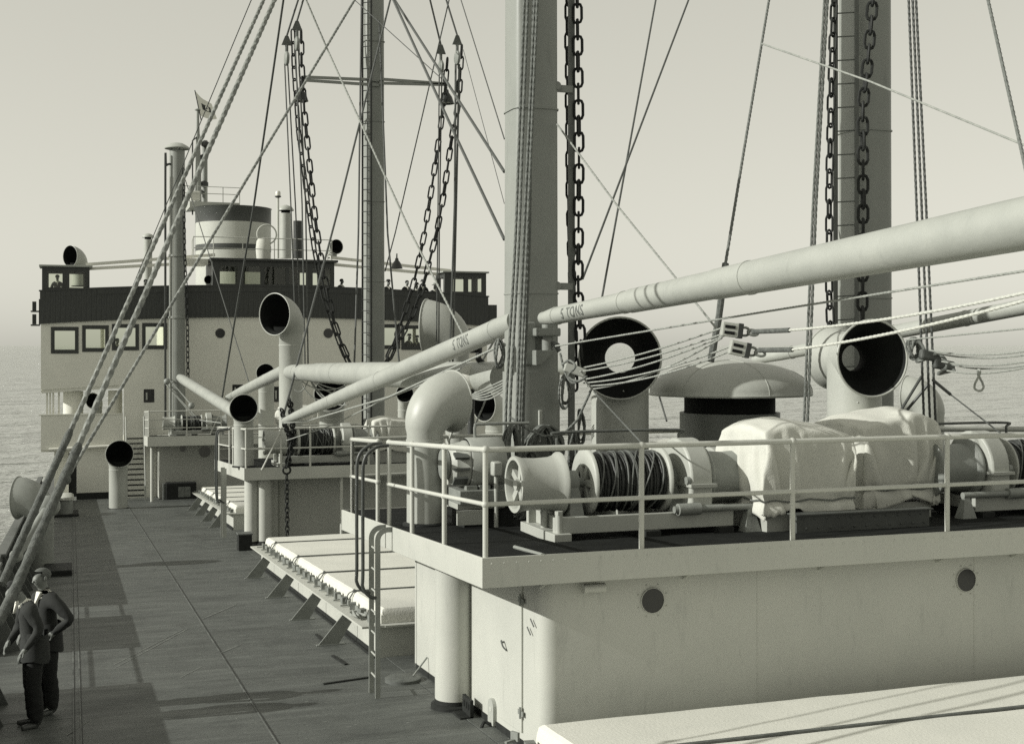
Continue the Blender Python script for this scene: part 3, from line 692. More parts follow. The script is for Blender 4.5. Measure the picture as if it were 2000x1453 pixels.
# rail inside the fourth window
# dodger: vertical teak boards between a top rail and a bottom mould
x = XBL - .04; nb = 96; wbd = (XBR - XBL + .08) / nb
bm_ = MB(); bm_.box(.003, wbd - .003, -.05, .05, 0, 1); bme = bm_.mesh('board', TEAK, False)
for i in range(nb):
    xx = x + i * wbd; k = camb(xx + wbd / 2)
    inst('board', bme, bh, (xx, YB - .06 + R.uniform(-.0012, .0012), z_dbot + k - .02), None, (1, 1, z_dtop - z_dbot + .02))
m = MB(); m.cbox(XBL - .02, XBR + .02, YB - .009, YB + .02, z_dbot - .01, z_dtop - .001); m.build('dodger_backing', TEAK, bh, False)
m = MB(); m.cbox(XBL - .08, XBR + .08, YB - .14, YB + .05, z_dtop, z_dtop + .06); m.build('dodger_cap', TEAK, bh, False)
m = MB(); m.cbox(XBL + 2.3, XBR - 2.2, YB - .13, YB - .105, z_dtop - .24, z_dtop - .03); m.build('dodger_band', TEAK, bh, False)
m = MB(); m.box(XBL - .04, XBL + .02, YB + .02, YB + 2.6, z_dbot - .02, z_dtop); m.box(XBR - .02, XBR + .04, YB + .02, YB + 2.6, z_dbot - .02, z_dtop); m.build('dodger_side', TEAK, bh, False)
m = MB(); m.box(XBL - .42, XBL - .06, YB + .3, YB + 1.1, z_dbot - .1, z_dbot - .04); m.box(XBL - .42, XBL - .06, YB + .3, YB + 1.1, z_dbot + .5, z_dbot + .55); m.box(XBL - .09, XBL - .05, YB + .3, YB + 1.4, z_dbot - .05, z_dbot + 1.05); m.box(XBL - .36, XBL - .2, YB + .5, YB + .8, z_dbot - .03, z_dbot + .4); m.box(XBL - .36, XBL - .2, YB + .5, YB + .8, z_dbot + .56, z_dbot + .95)
m.build('side_light_box', TEAK, bh, False)
m = MB(); m.box(XBR + .05, XBR + .5, YB - .02, YB + 1.4, z_dbot - .05, z_dbot + 1.0); m.build('side_light_box', TEAK, bh, False)
# wing cabs
def cab(u0, u1, vt, ws):
    a = at(u0, 545, y=YB).x; b = at(u1, 545, y=YB).x; k = camb((a + b) / 2); zt = zc((HY - vt) * mpp(V(((a + b) / 2, YB, 0)))); zb = z_dtop + k * .6 + .06
    holes = []
    for (p, q, vt2, vb2) in ws:
        holes.append((at(p, 545, y=YB).x, at(q, 545, y=YB).x, zt - .95, zt - .28))
    sl = -.05
    holed_wall('cab_wall', a, b, zb - .12, zt - .06, holes, YB - .05, .07, TEAK, False, 2)
    holed_wall('cab_wall', a, b, zb - .12, zt - .06, [(a + .25, b - .25, zt - .95, zt - .28)], YB + 1.5, .07, TEAK, False, 2)
    for xx in (a, b - .08):
        m = MB(); m.box(xx, xx + .08, YB + .02, YB + .2, zb - .12, zt - .06); m.box(xx, xx + .08, YB + 1.3, YB + 1.5, zb - .12, zt - .06); m.box(xx, xx + .08, YB + .2, YB + 1.3, zt - .28, zt - .06); m.build('cab_wall', TEAK, bh, False)
    m = MB(); m.box(a - .12, b + .12, YB - .16, YB + 1.7, zt - .06, zt + .02); m.build('cab_roof', mat('roof_canvas', .3, .8, .1, 3), bh, False, bevel=.015)
    for h in holes:
        m = MB(); m.box(h[0], h[1], YB - .02, YB - .012, h[2], h[3]); m.build('pane', GLASS, bh, False)
cab(82, 175, 519, [(92, 122, 0, 0), (135.6, 166, 0, 0)])
cab(868, 949, 531, [(884, 905, 0, 0), (914, 940, 0, 0)])
# wheelhouse
a = at(415, 530, y=YB).x; b = at(652, 530, y=YB).x; zt = zc((HY - 508) * mpp(V((XC, YB, 0)))); zb = z_dtop + .35
holes = []
for (p, q) in ((429, 463), (475, 508), (516, 557), (564, 597), (610, 644)): holes.append((at(p, 540, y=YB).x, at(q, 540, y=YB).x, zt - 1.12, zt - .34))
holed_wall('wheelhouse_wall', a, b, zb - .1, zt - .08, holes, YB - .12, .08, TEAK, False, 2)
for h in holes:
    m = MB(); m.box(h[0], h[1], YB - .08, YB - .07, h[2], h[3]); m.build('pane', GLASS, bh, False)
m = MB(); m.box(a, a + .08, YB - .04, YB + 3, zb - .1, zt - .08); m.box(b - .08, b, YB - .04, YB + 3, zb - .1, zt - .08); m.build('wheelhouse_wall', TEAK, bh, False)
holed_wall('wheelhouse_wall', a + .08, b - .08, zb - .1, zt - .08, [(a + .5 + i * 1.3, a + 1.35 + i * 1.3, zt - 1.05, zt - .4) for i in (0, 1, 3)], YB + 2.9, .1, TEAK, False, 2)
m = MB(); m.box(a - .12, b + .15, YB - .28, YB + 3.2, zt - .08, zt + .03); m.build('wheelhouse_roof', TEAK, bh, False, bevel=.02)
m = MB(); m.box(a - 1.6, a - .14, YB + .5, YB + 2.5, zt - .22, zt + .02); m.build('roof_wing', BW, bh, False)
# awning spars from the wheelhouse to the cabs
for (p, q) in (((168, 517), (420, 498)), ((174, 525), (415, 512)), ((645, 503), (880, 529)), ((652, 517), (868, 537))):
    m = MB(); m.bar(at(*p, y=YB + .9), at(*q, y=YB + .9), .14, .13); m.build('awning_spar', BW, bh, False)
# portholes and square ports in the white front
for (u, v, r) in ((430, 651, 9.5), (641, 651, 9.5)):
    c = at(u, v, y=YB); porthole(bh, c + V((0, -.01, 0)), (0, -1, 0), r * mpp(c), .02, mt=BW)
for (u, v, w2, h2) in ((291, 773, 10, 13), (464, 762, 10, 11), (544, 770, 11, 15)):
    c = at(u, v, y=YB); s2 = mpp(c); m = MB(); m.box(c.x - w2 * s2, c.x + w2 * s2, YB - .005, YB + .05, c.z - h2 * s2, c.z + h2 * s2)
    wp = m.build('window', mat('porthole_glass', .012), bh, False)
    m = MB(); m.box(c.x - .6 * w2 * s2, c.x - .3 * w2 * s2, YB - .012, YB - .006, c.z - .6 * h2 * s2, c.z + .5 * h2 * s2); m.build('curtain', GREY, wp, False)
# promenade level below: wall right of the opening, bulwark, lower house
xo = at(242, 800, y=YB).x; xm_ = at(240, 845, y=YB).x; xr_ = 2 * XC - xo
m = MB(); m.cbox(xo, xr_, YB + .003, YB + .07, zD(YB) - .4, z_low + .002, 24); m.build('wall', BW, bh, False)
m = MB(); m.box(XBR - 1.2, XBR, YB - .02, YB + .05, zc(-4.5), zc(-3.02)); m.build('bulwark', BW, bh, False)
m = MB(); m.box(XBL, xm_, YB - .02, YB + .05, zc(-4.5), zc(-3.02)); m.box(XBL - .08, xm_ + .0, YB - .06, YB + .08, zc(-3.02), zc(-2.97)); m.build('bulwark', BW, bh, False)
m = MB(); m.box(XBL, XBR, YB + .09, YB + 8, zc(-4.6), zc(-4.46)); m.build('promenade_deck', BW, bh, False)
xd = at(150, 950, y=YB).x
m = MB(); m.box(xd, XBR - 1.0, YB + .06, YB + 8, zD(YB), zc(-4.61)); m.build('lower_house', BW, bh, False)
m = MB(); m.box(xd - .01, at(232, 950, y=YB).x, YB + .045, YB + .058, zD(YB), zD(YB) + .3); m.build('skirting', BLACK, bh, False)
m = MB(); m.box(at(105, 900, y=YB).x, xd - .3, YB + 1.5, YB + 1.6, zD(YB), zc(-4.6)); m.build('bulkhead', BW, bh, False)
m = MB(); m.box(at(134, 900, y=YB).x, xd, YB + .5, YB + .52, zD(YB) + .1, zc(-4.7)); m.build('doorway', INSIDE, bh, False)
for u in (92, 98, 104, 115):
    p = at(u, 800, y=YB + .4); m = MB(); m.box(p.x - .04, p.x + .04, YB + .4, YB + .46, zc(-3.0), z_low - .1); m.build('frame_post', BW, bh, False)
for u, rr_ in ((143, .42), (225, .3)):
    p = at(u, 790, y=YB + .9); m = MB(); m.tube([(p.x, YB + .9, zc(-4.4)), (p.x, YB + .9, z_low - .1)], rr_, 18); m.build('trunk', BW, bh)
# left hand davit rail at the bulwark base
m = MB(); m.tube([at(95, 878, y=YB - .15), at(232, 870, y=YB - .15)], .07, 10); m.build('pipe', BW, bh)
# stair to the promenade
st = thing('deck_stair', 'steep stair with dark treads and pale handrails in front of the bridge house', 'stair', (at(266, 975, y=57).x, 57, zD(57)))
xa, xb = at(249, 900, y=57.2).x, at(281, 900, y=57.2).x; nt_ = 12
for i in range(nt_):
    t = i / (nt_ - 1); y = 56.9 + 1.2 * t; z = zD(56.9) + .18 + t * 2.35
    m = MB(); m.box(xa, xb, y - .1, y + .1, z, z + .05); m.build('tread', BLACK, st, False)
for x in (xa - .04, xb + .04):
    m = MB(); m.bar((x, 56.8, zD(56.9)), (x, 58.2, zD(56.9) + 2.6), .04, .16); m.build('stringer', GREY, st, False)
    m = MB(); m.tube([(x, 56.75, zD(56.8)), (x, 56.75, zD(56.8) + .9), (x, 58.1, zD(56.8) + 3.5), (x, 58.1, zD(56.8) + 2.5)], .03, 8); m.build('handrail', GREY, st)

# ------------------------------------------------ platform in front of the bridge house
XC0, XC1, YC0, YC1 = 2.97, 14.6, 55.0, 58.4
pf = thing('winch_platform', 'far white winch platform on a thin pillar against the bridge house', 'platform', (8, 56, zC(56) - .4))
m = MB(); m.sbox(XC0 + .03, XC1, YC0 + .03, YC1, zC, -.03, 0); m.build('platform_floor', FLOOR, pf, False)
m = MB(); m.sbox(XC0, XC1, YC0, YC0 + .03, zC, -.4, .012); m.sbox(XC0, XC0 + .03, YC0 + .031, YC1, zC, -.4, .011); m.build('fascia', WHITE, pf, False)
m = MB(); p = at(297, 900, y=55.6); m.tube([(p.x, 55.6, zD(55.6)), (p.x, 55.6, zC(55.6) - .03)], .075, 12); m.build('pillar', WHITE, pf)
m = MB(); m.box(XC0 + .6, XC1 - .4, 57.2, 58.4, zD(57), zC(57) - .04); m.build('wall', WHITE, pf, False)
for (u, v, r) in ((400, 882, 11), (357, 876, 6)):
    c = at(u, v, y=57.2); porthole(pf, c + V((0, -.004, 0)), (0, -1, 0), r * mpp(c), .02)
posts = [V((XC0 + .05, y, zC(y))) for y in (58.2, 57.4, 56.6, 55.8)] + [V((XC0 + .05, YC0 + .05, zC(YC0)))]
for u in (365, 432, 500, 570): p = at(u, 840, y=YC0 + .05); posts.append(V((p.x, YC0 + .05, zC(YC0))))
railing('guard_rail', 'far white three bar railing around the winch platform before the bridge', posts, (.35, .7, 1.05), .026, WHITE, V((XC0, YC0, zC(YC0))), extra=[(at(411, 846, y=YC0), at(433, 800, y=YC0 + .05))])
c = at(352, 968, z=zD(56.6)); c = V((at(352, 968, y=56.6).x, 56.6, zD(56.6)))
bx_ = thing('deck_chest', 'long dark chest on deck below the far winch platform', 'chest', c)
m = MB(); m.box(c.x - .6, c.x + .65, c.y - .3, c.y + .3, c.z, c.z + .72); m.build('body', BLACK, bx_, False, bevel=.02)
m = MB(); m.box(c.x - .72, c.x - .62, c.y - .25, c.y + .25, c.z, c.z + .7); m.build('side_frame', IRON, bx_, False)
m = MB(); m.box(c.x - .1, c.x + .4, c.y - .33, c.y - .301, c.z + .12, c.z + .55); m.build('panel', mat('worn_panel', .16, .7, .4, 9), bx_, False)

# ------------------------------------------------ top of the bridge: funnel, masts, rails
fc = at(456, 500, D=66); fr = 72 * mpp(fc); fzt = zc((HY - 410) * mpp(fc)); fzb = zc(1.2)
fn = thing('funnel', 'broad round funnel with dark top band behind the wheelhouse', 'funnel', (fc.x, fc.y, fzb))
def cyl_band(z0, z1, r0, mt, nm, par):
    m = MB(); m.lathe((fc.x, fc.y, 0), UP, [(z0, r0), (z1, r0)], 48); return m.build(nm, mt, par)
hm = mpp(fc); zv = lambda v: zc((HY - v) * hm)
m = MB(); m.lathe((fc.x, fc.y, 0), UP, [(fzb, fr), (fzt, fr), (fzt, fr - .1), (fzt - 1.5, fr - .1), (fzt - 1.5, .01)], 48); m.build('casing', mat('funnel_buff', .42, .45, .06, 1), fn)
m = MB(); m.lathe((fc.x, fc.y, 0), UP, [(zv(438), fr + .01), (fzt, fr + .012), (fzt + .05, fr + .05), (fzt + .05, fr - .11)], 48); m.build('top_band', mat('funnel_dark', .05, .4, .2, 1), fn)
m = MB(); m.lathe((fc.x, fc.y, 0), UP, [(zv(492), fr + .01), (zv(481), fr + .01)], 48); m.build('lower_band', mat('funnel_dark', .05), fn)
for u in (408, 418):
    p = at(u, 450, D=depth(fc) - fr * .8); m = MB(); m.tube(curve([p + UP * -1.6, p + UP * .9, p + UP * 1.02 + V((.1, .2, 0)), p + UP * .9 + V((.3, .5, 0))], 14), .04, 8); m.build('ladder_rail', DARKP, fn)
zr = zt + .03
posts = [at(u, 505, y=yy) for u, yy in ((375, YB + 3), (378, YB + .2), (417, YB + .1), (474, YB + .1), (536, YB + .1), (572, YB + .1), (648, YB + .1), (640, YB + 3))]
posts = [V((p.x, p.y, zr)) for p in posts]
railing('guard_rail', 'thin white railing on top of the wheelhouse', posts, (.45, .95), .022, WHITE, V((XC, YB, zr)))
# direction finder loop with canvas hood
c = at(514, 505, y=YB + .6); c.z = zr
df = thing('direction_finder', 'white ring aerial above a canvas hood on the wheelhouse roof', 'aerial', c)
m = MB(); m.lathe(c, UP, [(0, .3), (.5, .34), (.85, .3), (1.0, .2), (1.02, .01)], 14); m.build('canvas_hood', CANVAS, df)
m = MB(); rc = at(521, 458, y=YB + .6); m.tube([rc + V((math.cos(a) * .44, 0, math.sin(a) * .44)) for a in [2 * math.pi * i / 28 for i in range(28)]], .035, 8, closed=True); m.tube([rc - UP * .44, rc - UP * .8], .04, 8); m.build('ring', WHITE, df)
def stack(label, u, v0, v1, hw_, y, mt, capr=1.45, cat='vent post', name='vent_post', cap=True):
    t = at(u, v0, y=y); b = at(u, v1, y=y); k = mpp(t); r = hw_ * k; root = thing(name, label, cat, b)
    m = MB(); m.tube([b, V((b.x, b.y, t.z))], r, 20); m.build('pipe', mt, root)
    if cap:
        m = MB(); m.lathe(V((b.x, b.y, t.z)), UP, [(.12 * r * 4, r * capr), (.16 * r * 4, r * capr), (.36 * r * 4 * .8, r * capr * .75), (.46 * r * 4 * .8, r * .3), (.47 * r * 4 * .8, .01)], 24); m.build('mushroom_cap', mt, root)
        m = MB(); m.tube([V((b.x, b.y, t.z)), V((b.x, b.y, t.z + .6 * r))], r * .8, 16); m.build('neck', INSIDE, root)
    return root
stack('grey mushroom topped vent post behind the wheelhouse right of the funnel', 558, 417, 505, 11, YB + 4, VENT)
stack('dark square topped galley pipe standing behind the tackle ropes', 582, 432, 505, 9, YB + 4.5, DARKP, cap=False)
stack('small mushroom vent rising behind the left part of the dodger', 289, 468, 560, 8, YB + 3.2, VENT)
# signal lamp pole
c = at(543, 505, y=YB + 1.5); lp = thing('lamp_pole', 'slim pole with a white lantern on top beside the funnel', 'lantern', c); k = mpp(c); t = at(543, 385, y=YB + 1.5)
m = MB(); m.tube([c, t], .055, 8); m.build('pole', WHITE, lp)
m = MB(); m.lathe(t, UP, [(-.05, .05), (0, .15), (.04, .15), (.05, .11)], 14); m.build('lamp_base', DARKP, lp)
m = MB(); m.lathe(t, UP, [(.05, .12), (.22, .12), (.27, .09), (.28, .01)], 14); m.build('lantern', LAMPW, lp)
# signal mast with platform and flag
c = at(388, 505, D=70); mk = mpp(c); sm = thing('signal_mast', 'signal mast with railed platform rising behind the bridge left of the funnel', 'mast', c)
m = MB(); t = at(386, 216, D=70); m.tube([c, at(387, 340, D=70), t], [.2, .17, .07], 12); m.lathe(t, UP, [(0, .16), (.04, .16), (.1, .04), (.11, .01)], 12); m.build('pole', BUFF, sm)
m = MB(); m.tube([at(400, 505, D=70.5), at(400, 275, D=70.5)], .15, 12); m.build('pole', BUFF, sm)
m = MB(); m.tube([at(376, 275, D=69.8), at(376, 420, D=69.8)], .04, 6); m.tube([at(376, 275, D=69.8), at(390, 264, D=70)], .04, 6); m.build('stay_rod', DARKP, sm)
p0 = at(367, 398, D=69); p1 = at(458, 394, D=71); m = MB(); m.hexa([p0 + V((0, -1.2, -.3)), V((p1.x, p0.y - 1.2, p0.z - .1)), V((p1.x, p0.y + 1.6, p0.z - .1)), p0 + V((0, 1.6, -.3)), p0 + V((0, -1.2, 0)), V((p1.x, p0.y - 1.2, p0.z)), V((p1.x, p0.y + 1.6, p0.z)), p0 + V((0, 1.6, 0))]); m.build('platform', GREY, sm, False)
for i in range(5):
    x = p0.x - .9 + (p1.x - p0.x + .9) * i / 4; m = MB(); m.tube([(x, p0.y - 1.1, p0.z), (x, p0.y - 1.1, p0.z + .82)], .02, 6); m.build('rail_post', GREY, sm)
for h in (.45, .82): m = MB(); m.tube([(p0.x - .9, p0.y - 1.1, p0.z + h), (p1.x, p0.y - 1.1, p0.z + h)], .02, 6); m.build('rail', GREY, sm)
m = MB(); p = at(381, 385, D=68.5); m.box(p.x - .25, p.x + .25, p.y - .2, p.y + .2, p.z - .2, p.z + .3); m.build('lamp_box', LAMPW, sm, False, bevel=.04)
for (u, v) in ((401, 282), (398, 308), (399, 360), (388, 375)):
    m = MB(); p = at(u, v, D=70.2); m.lathe(p, UP, [(-.18, .08), (-.1, .22), (.1, .22), (.18, .08)], 10); m.build('fitting', DARKP, sm)
fl = thing('flag', 'white house flag with dark panel flying from the signal mast', 'flag', at(384, 215, D=70))
a0 = at(381, 178, D=70); a1 = at(390, 225, D=70); b0 = at(424, 222, D=71.5); b1 = at(431, 245, D=71.5)
b0 = at(414, 203, D=71.2); b1 = at(424, 232, D=71.4)
def fpt(s, t): 
    p = a0.lerp(a1, t).lerp(b0.lerp(b1, t), s); return p + V((0, .16 * math.sin(s * 7 + t * 2) * s, -.12 * math.sin(s * math.pi)))
def fpatch(s0, s1, t0, t1, off, nm, mt, par):
    m = MB(); n_ = 12
    for sgn in (0, 1):
        for j in range(n_ + 1):
            for i in range(n_ + 1): m.v.append(fpt(s0 + (s1 - s0) * i / n_, t0 + (t1 - t0) * j / n_) + V((0, off + .012 * sgn, 0)))
    q = (n_ + 1) ** 2
    for j in range(n_):
        for i in range(n_):
            a = j * (n_ + 1) + i; m.f += [(a, a + 1, a + n_ + 2, a + n_ + 1), (q + a, q + a + n_ + 1, q + a + n_ + 2, q + a + 1)]
    for i in range(n_): m.f += [(i, q + i, q + i + 1, i + 1), (n_ * (n_ + 1) + i, n_ * (n_ + 1) + i + 1, q + n_ * (n_ + 1) + i + 1, q + n_ * (n_ + 1) + i)]
    return m.build(nm, mt, par)
clo = fpatch(0, 1, 0, 1, 0, 'cloth', FLAGW, fl); fpatch(.28, .80, .32, .62, -.02, 'dark_panel', FLAGD, clo)
m = MB(); q = fpt(.56, .47); ex = (fpt(.6, .47) - fpt(.5, .47)).normalized(); ez = (fpt(.56, .4) - fpt(.56, .5)).normalized()
ring_ = [q + V((0, -.05, 0)) + ex * math.cos(a) * .15 + ez * math.sin(a) * .15 for a in [2 * math.pi * i / 20 for i in range(20)]]
m.add(ring_ + [p + V((0, .01, 0)) for p in ring_], [tuple(range(20)), tuple(reversed(range(20, 40)))] + [(i, (i + 1) % 20, 20 + (i + 1) % 20, 20 + i) for i in range(20)]); m.build('white_disc', FLAGW, clo)
m = MB(); q2 = q + V((0, -.065, 0)); m.tube([q2 - ex * .10 - ez * .02, q2 - ex * .05 + ez * .03, q2 - ez * .03, q2 + ex * .08 + ez * .04], .012, 6); m.build('emblem', IRON, clo)
m = MB(); m.tube([at(380.5, 177, D=70), at(393, 236, D=70)], .03, 6); m.build('flag_staff', DARKP, fl)
# ================================================================== VENTILATORS
def cowl(label, base, rt, hc, n, Rm, mt=None, rb=None, name='cowl_ventilator', rivets=False):
    mt = mt or VENT; n = V((n[0], n[1], 0)).normalized(); base = V(base); rb = max(rb or 0, .97 * Rm)
    root = thing(name, label, 'ventilator', base)
    pts = [base, base + UP * (hc - rb) * .5, base + UP * (hc - rb)]; rs = [rt, rt, rt]; K = 14
    for i in range(1, K + 1):
        th = math.pi / 2 * i / K; pts.append(base + UP * (hc - rb + rb * math.sin(th)) + n * rb * (1 - math.cos(th)))
        e = (i / K); rs.append(rt + (Rm * .97 - rt) * (e ** .8))
    pts.append(pts[-1] + n * Rm * .12); rs.append(Rm)
    m = MB(); m.tube(pts, rs, 32, caps=False); m.build('cowl', mt, root, angle=60)
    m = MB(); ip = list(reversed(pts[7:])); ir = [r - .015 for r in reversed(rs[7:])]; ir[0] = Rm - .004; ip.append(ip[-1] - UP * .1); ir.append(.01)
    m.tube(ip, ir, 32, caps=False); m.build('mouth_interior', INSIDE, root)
    c = pts[-1]; e = n.cross(UP).normalized(); m = MB(); m.tube([c + (e * math.cos(a) + UP * math.sin(a)) * Rm for a in [2 * math.pi * i / 40 for i in range(40)]], max(.012, Rm * .028), 8, closed=True); m.build('rim', mt, root)
    m = MB(); m.lathe(base, UP, [(0, rt + .05), (.03, rt + .05), (.045, rt + .003)], 28); m.build('coaming_ring', BLACK, root)
    m = MB(); zz = base + UP * (hc - rb) * .92; m.lathe(zz, UP, [(-.02, rt + .002), (-.018, rt + .01), (.018, rt + .01), (.02, rt + .002)], 32); m.build('joint_band', mt, root)
    return root
def horn(label, c, base_z, rt, Rf, rh, Rb, Lf, Lb, ax=(0, -1, 0)):
    ax = V(ax).normalized(); c = V(c); root = thing('horn_ventilator', label, 'ventilator', V((c.x, c.y, base_z)))
    rm = rt * 1.02
    m = MB(); m.lathe(c, ax, [(-Lb, Rb), (-Lb * .8, Rb * .93), (-Lb * .3, rm * .95), (Lf * .25, rm), (Lf * .7, Rf * .86), (Lf, Rf)], 44); m.build('horn', VENT, root, angle=60)
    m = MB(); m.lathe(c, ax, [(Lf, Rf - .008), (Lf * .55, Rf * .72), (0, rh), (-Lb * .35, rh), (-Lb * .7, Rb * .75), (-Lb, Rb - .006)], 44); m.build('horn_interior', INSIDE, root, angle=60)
    m = MB(); e = ax.cross(UP).normalized()
    for (t, r) in ((Lf, Rf), (-Lb, Rb)):
        m = MB(); m.tube([c + ax * t + (e * math.cos(a) + UP * math.sin(a)) * r for a in [2 * math.pi * i / 48 for i in range(48)]], .016, 8, closed=True); m.build('rim', VENT, root)
    op = [(-Lb, Rb), (-Lb * .8, Rb * .93), (-Lb * .3, rm * .95), (Lf * .25, rm), (Lf * .7, Rf * .86), (Lf, Rf)]
    def ro(t):
        for i in range(5):
            if op[i][0] <= t <= op[i + 1][0]: return op[i][1] + (op[i + 1][1] - op[i][1]) * (t - op[i][0]) / (op[i + 1][0] - op[i][0])
        return Rf if t > 0 else Rb
    m = MB(); n_ = 48
    for j in range(n_):
        a = 2 * math.pi * j / n_; x_, y_ = rt * math.cos(a), rt * math.sin(a); t = V((x_, y_, 0)).dot(ax); xx = abs(V((x_, y_, 0)).dot(e))
        m.v += [V((c.x + x_, c.y + y_, base_z)), V((c.x + x_, c.y + y_, c.z - math.sqrt(max(.0, ro(t) ** 2 - xx ** 2)) + .012))]
    for j in range(n_): a = 2 * j; b = 2 * ((j + 1) % n_); m.f.append((a, b, b + 1, a + 1))
    m.build('trunk', VENT, root)
    m = MB(); zz = base_z + (c.z - base_z) * .42; m.lathe((c.x, c.y, zz), UP, [(-.012, rt + .001), (-.01, rt + .008), (.01, rt + .008), (.012, rt + .001)], 36); m.build('joint_band', VENT, root)
    m = MB(); d = (CAM - c); d.z = 0; d.normalize(); d = Matrix.Rotation(.12, 3, 'Z') @ d
    for i in range(14): m.ball(V((c.x, c.y, base_z + .05 + i * (c.z - base_z - .4) / 14)) + d * rt, .012, n=6, m=4)
    o = m.build('rivet_row', VENT, root); o['kind'] = 'stuff'
    return root
p = at(830, 1025, y=15.95); p.z = zA(15.95)
cowl('pale cowl ventilator seen from behind at the left of the nearest winch platform', p, .235, 1.58, (.92, .38), .40, rb=.40)
c = at(1211, 700, y=17.1) + V((.40, .91, 0)) * .56; horn('large horn ventilator with sea visible through it right of the left kingpost', c, zA(18), .43, 80 * mpp(at(1211, 700, y=17.1)), .225, .5, .56, .50, (-.40, -.91, 0))
c = at(1704, 700, y=14.7) + V((.1, .995, 0)) * .5; horn('large horn ventilator standing before the right kingpost', c, zA(15.8), .37, 75 * mpp(at(1704, 700, y=14.7)), .185, .45, .5, .55, (-.1, -.995, 0))
# big mushroom ventilator
c = at(1425, 805, y=17.9); k = mpp(c); c0 = V((c.x, c.y, zA(17.9)))
mv = thing('mushroom_ventilator', 'wide domed mushroom ventilator between the two horn ventilators', 'ventilator', c0)
m = MB(); m.lathe(c0, UP, [(0, 97 * k), (c.z - c0.z, 97 * k), (c.z - c0.z, 90 * k)], 48); m.build('drum', mat('drum_grey', .16, .4, .1, 2), mv)
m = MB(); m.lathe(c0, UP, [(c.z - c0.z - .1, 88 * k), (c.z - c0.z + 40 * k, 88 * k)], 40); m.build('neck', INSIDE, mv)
zb = c.z - c0.z + 34 * k; Rd = 158 * k; hd = 64 * k
m = MB(); m.lathe(c0, UP, [(zb - .01, Rd * .55), (zb - .005, Rd), (zb + .02, Rd + .01), (zb + .03, Rd)] + [(zb + .03 + hd * math.sin(math.pi / 2 * i / 14) ** .95, max(Rd * math.cos(math.pi / 2 * i / 14), .003)) for i in range(1, 15)], 56); dome = m.build('dome', VENT, mv, angle=60)
for i in range(6):
    a = 2 * math.pi * i / 6 + .5; m = MB(); m.tube([c0 + V((math.cos(a) * Rd * math.cos(t) * 1.002, math.sin(a) * Rd * math.cos(t) * 1.002, zb + .03 + hd * math.sin(t) ** .95 + .002)) for t in [math.pi / 2 * j / 12 for j in range(13)]], .006, 5); m.build('seam', VENT, dome)
k = mpp(at(570, 800, y=37)); b = at(568, 815, y=36.6); b.z = zB(36.6)
cowl('tall cowl ventilator post with dark oval mouth on the middle winch platform', b, 22.5 * k, (815 - 617) * k + (at(568, 815, y=36.6).z - zB(36.6)), (-.80, -.60), 40 * k, rb=.42)
b = at(476, 912, y=36.2); k = mpp(b); b.z = zB(36.2)
cowl('short cowl ventilator facing forward at the left corner of the middle platform', b, 19 * k, at(470, 797, y=36.0).z - b.z, (-.12, -1), 27 * k, rb=.16)
b = at(893, 800, y=42); k = mpp(b); b.z = zB(42)
cowl('grey cowl ventilator seen from the side on the right of the middle platform', b, 23 * k, at(880, 640, y=42).z - b.z, (-.86, .5), 56 * k, rb=.75)
b = at(231, 988, z=zD(52)); b = at(231, 988, y=52.2); k = mpp(b); b.z = zD(52.2)
cowl('free standing cowl ventilator facing forward on the open deck before the bridge', b, 17.5 * k, at(235, 885, y=52).z - b.z, (.05, -1), 26 * k, rb=.2)
b = at(80, 1105, z=zD(30)); b.z = zD(b.y); k = mpp(b)
cowl('pale cowl ventilator facing the sea beside the left bulwark', b, 24 * k, at(75, 972, y=b.y).z - b.z, (-.93, .35), 41 * k, mat('shaded_vent', .26, .5, .15, 2, dirt=.4), rb=.45)  # ventilator paint darkened here: the cowl's shade is put into its colour
b = at(156, 560, y=YB + 3.4); k = mpp(b)
cowl('grey cowl ventilator above the left wing cab of the bridge', b, 14 * k, at(140, 501, y=YB + 3.2).z - b.z, (-.75, -.6), 21 * k, rb=.3)
b = at(190, 812, y=YB + 1.4); k = mpp(b); cowl('small cowl ventilator in the opening below the left bridge windows', b, 9 * k, 30 * k, (-.5, -.85), 15 * k, rb=.2)
b = at(520, 800, y=50); k = mpp(b); b.z = zD(50); cowl('cowl ventilator half hidden behind the tall ventilator post', b, 15 * k, at(527, 728, y=50).z - b.z, (-.2, -1), 18 * k, rb=.2)
b = at(648, 850, y=43.5); k = mpp(b); b.z = zD(43.5); cowl('cowl ventilator with large dark mouth behind the middle winch ropes', b, 24 * k, at(640, 770, y=43).z - b.z, (-.25, -1), 32 * k, rb=.3)
b = at(790, 850, y=46); k = mpp(b); b.z = zD(46); cowl('small dark mouthed cowl ventilator right of the middle mast', b, 13 * k, at(785, 768, y=46).z - b.z, (-.2, -1), 17 * k, rb=.2)
b = at(650, 505, y=YB + 2.4); k = mpp(b); cowl('white cowl ventilator at the right end of the wheelhouse roof', b, 8 * k, 22 * k, (.3, -1), 14 * k, rb=.15)
b = at(410, 555, y=YB + 1.0); k = mpp(b); cowl('small cowl with round dark mouth left of the wheelhouse', b, 6 * k, 8 * k, (-.4, -1), 8.5 * k, rb=.1)
b = at(1815, 870, y=21.5); k = mpp(b); b.z = zD(21.5); cowl('grey cowl ventilator turned away behind the right kingpost ropes', b, 28 * k, at(1800, 775, y=21.5).z - b.z, (-.55, .8), 40 * k, rb=.32)
b = at(970, 860, y=31); k = mpp(b); b.z = zD(31); cowl('grey cowl ventilator seen behind the foot of the left kingpost', b, 22 * k, at(952, 790, y=31).z - b.z, (-.8, -.4), 32 * k, rb=.3)
b = at(735, 720, y=45); k = mpp(b)

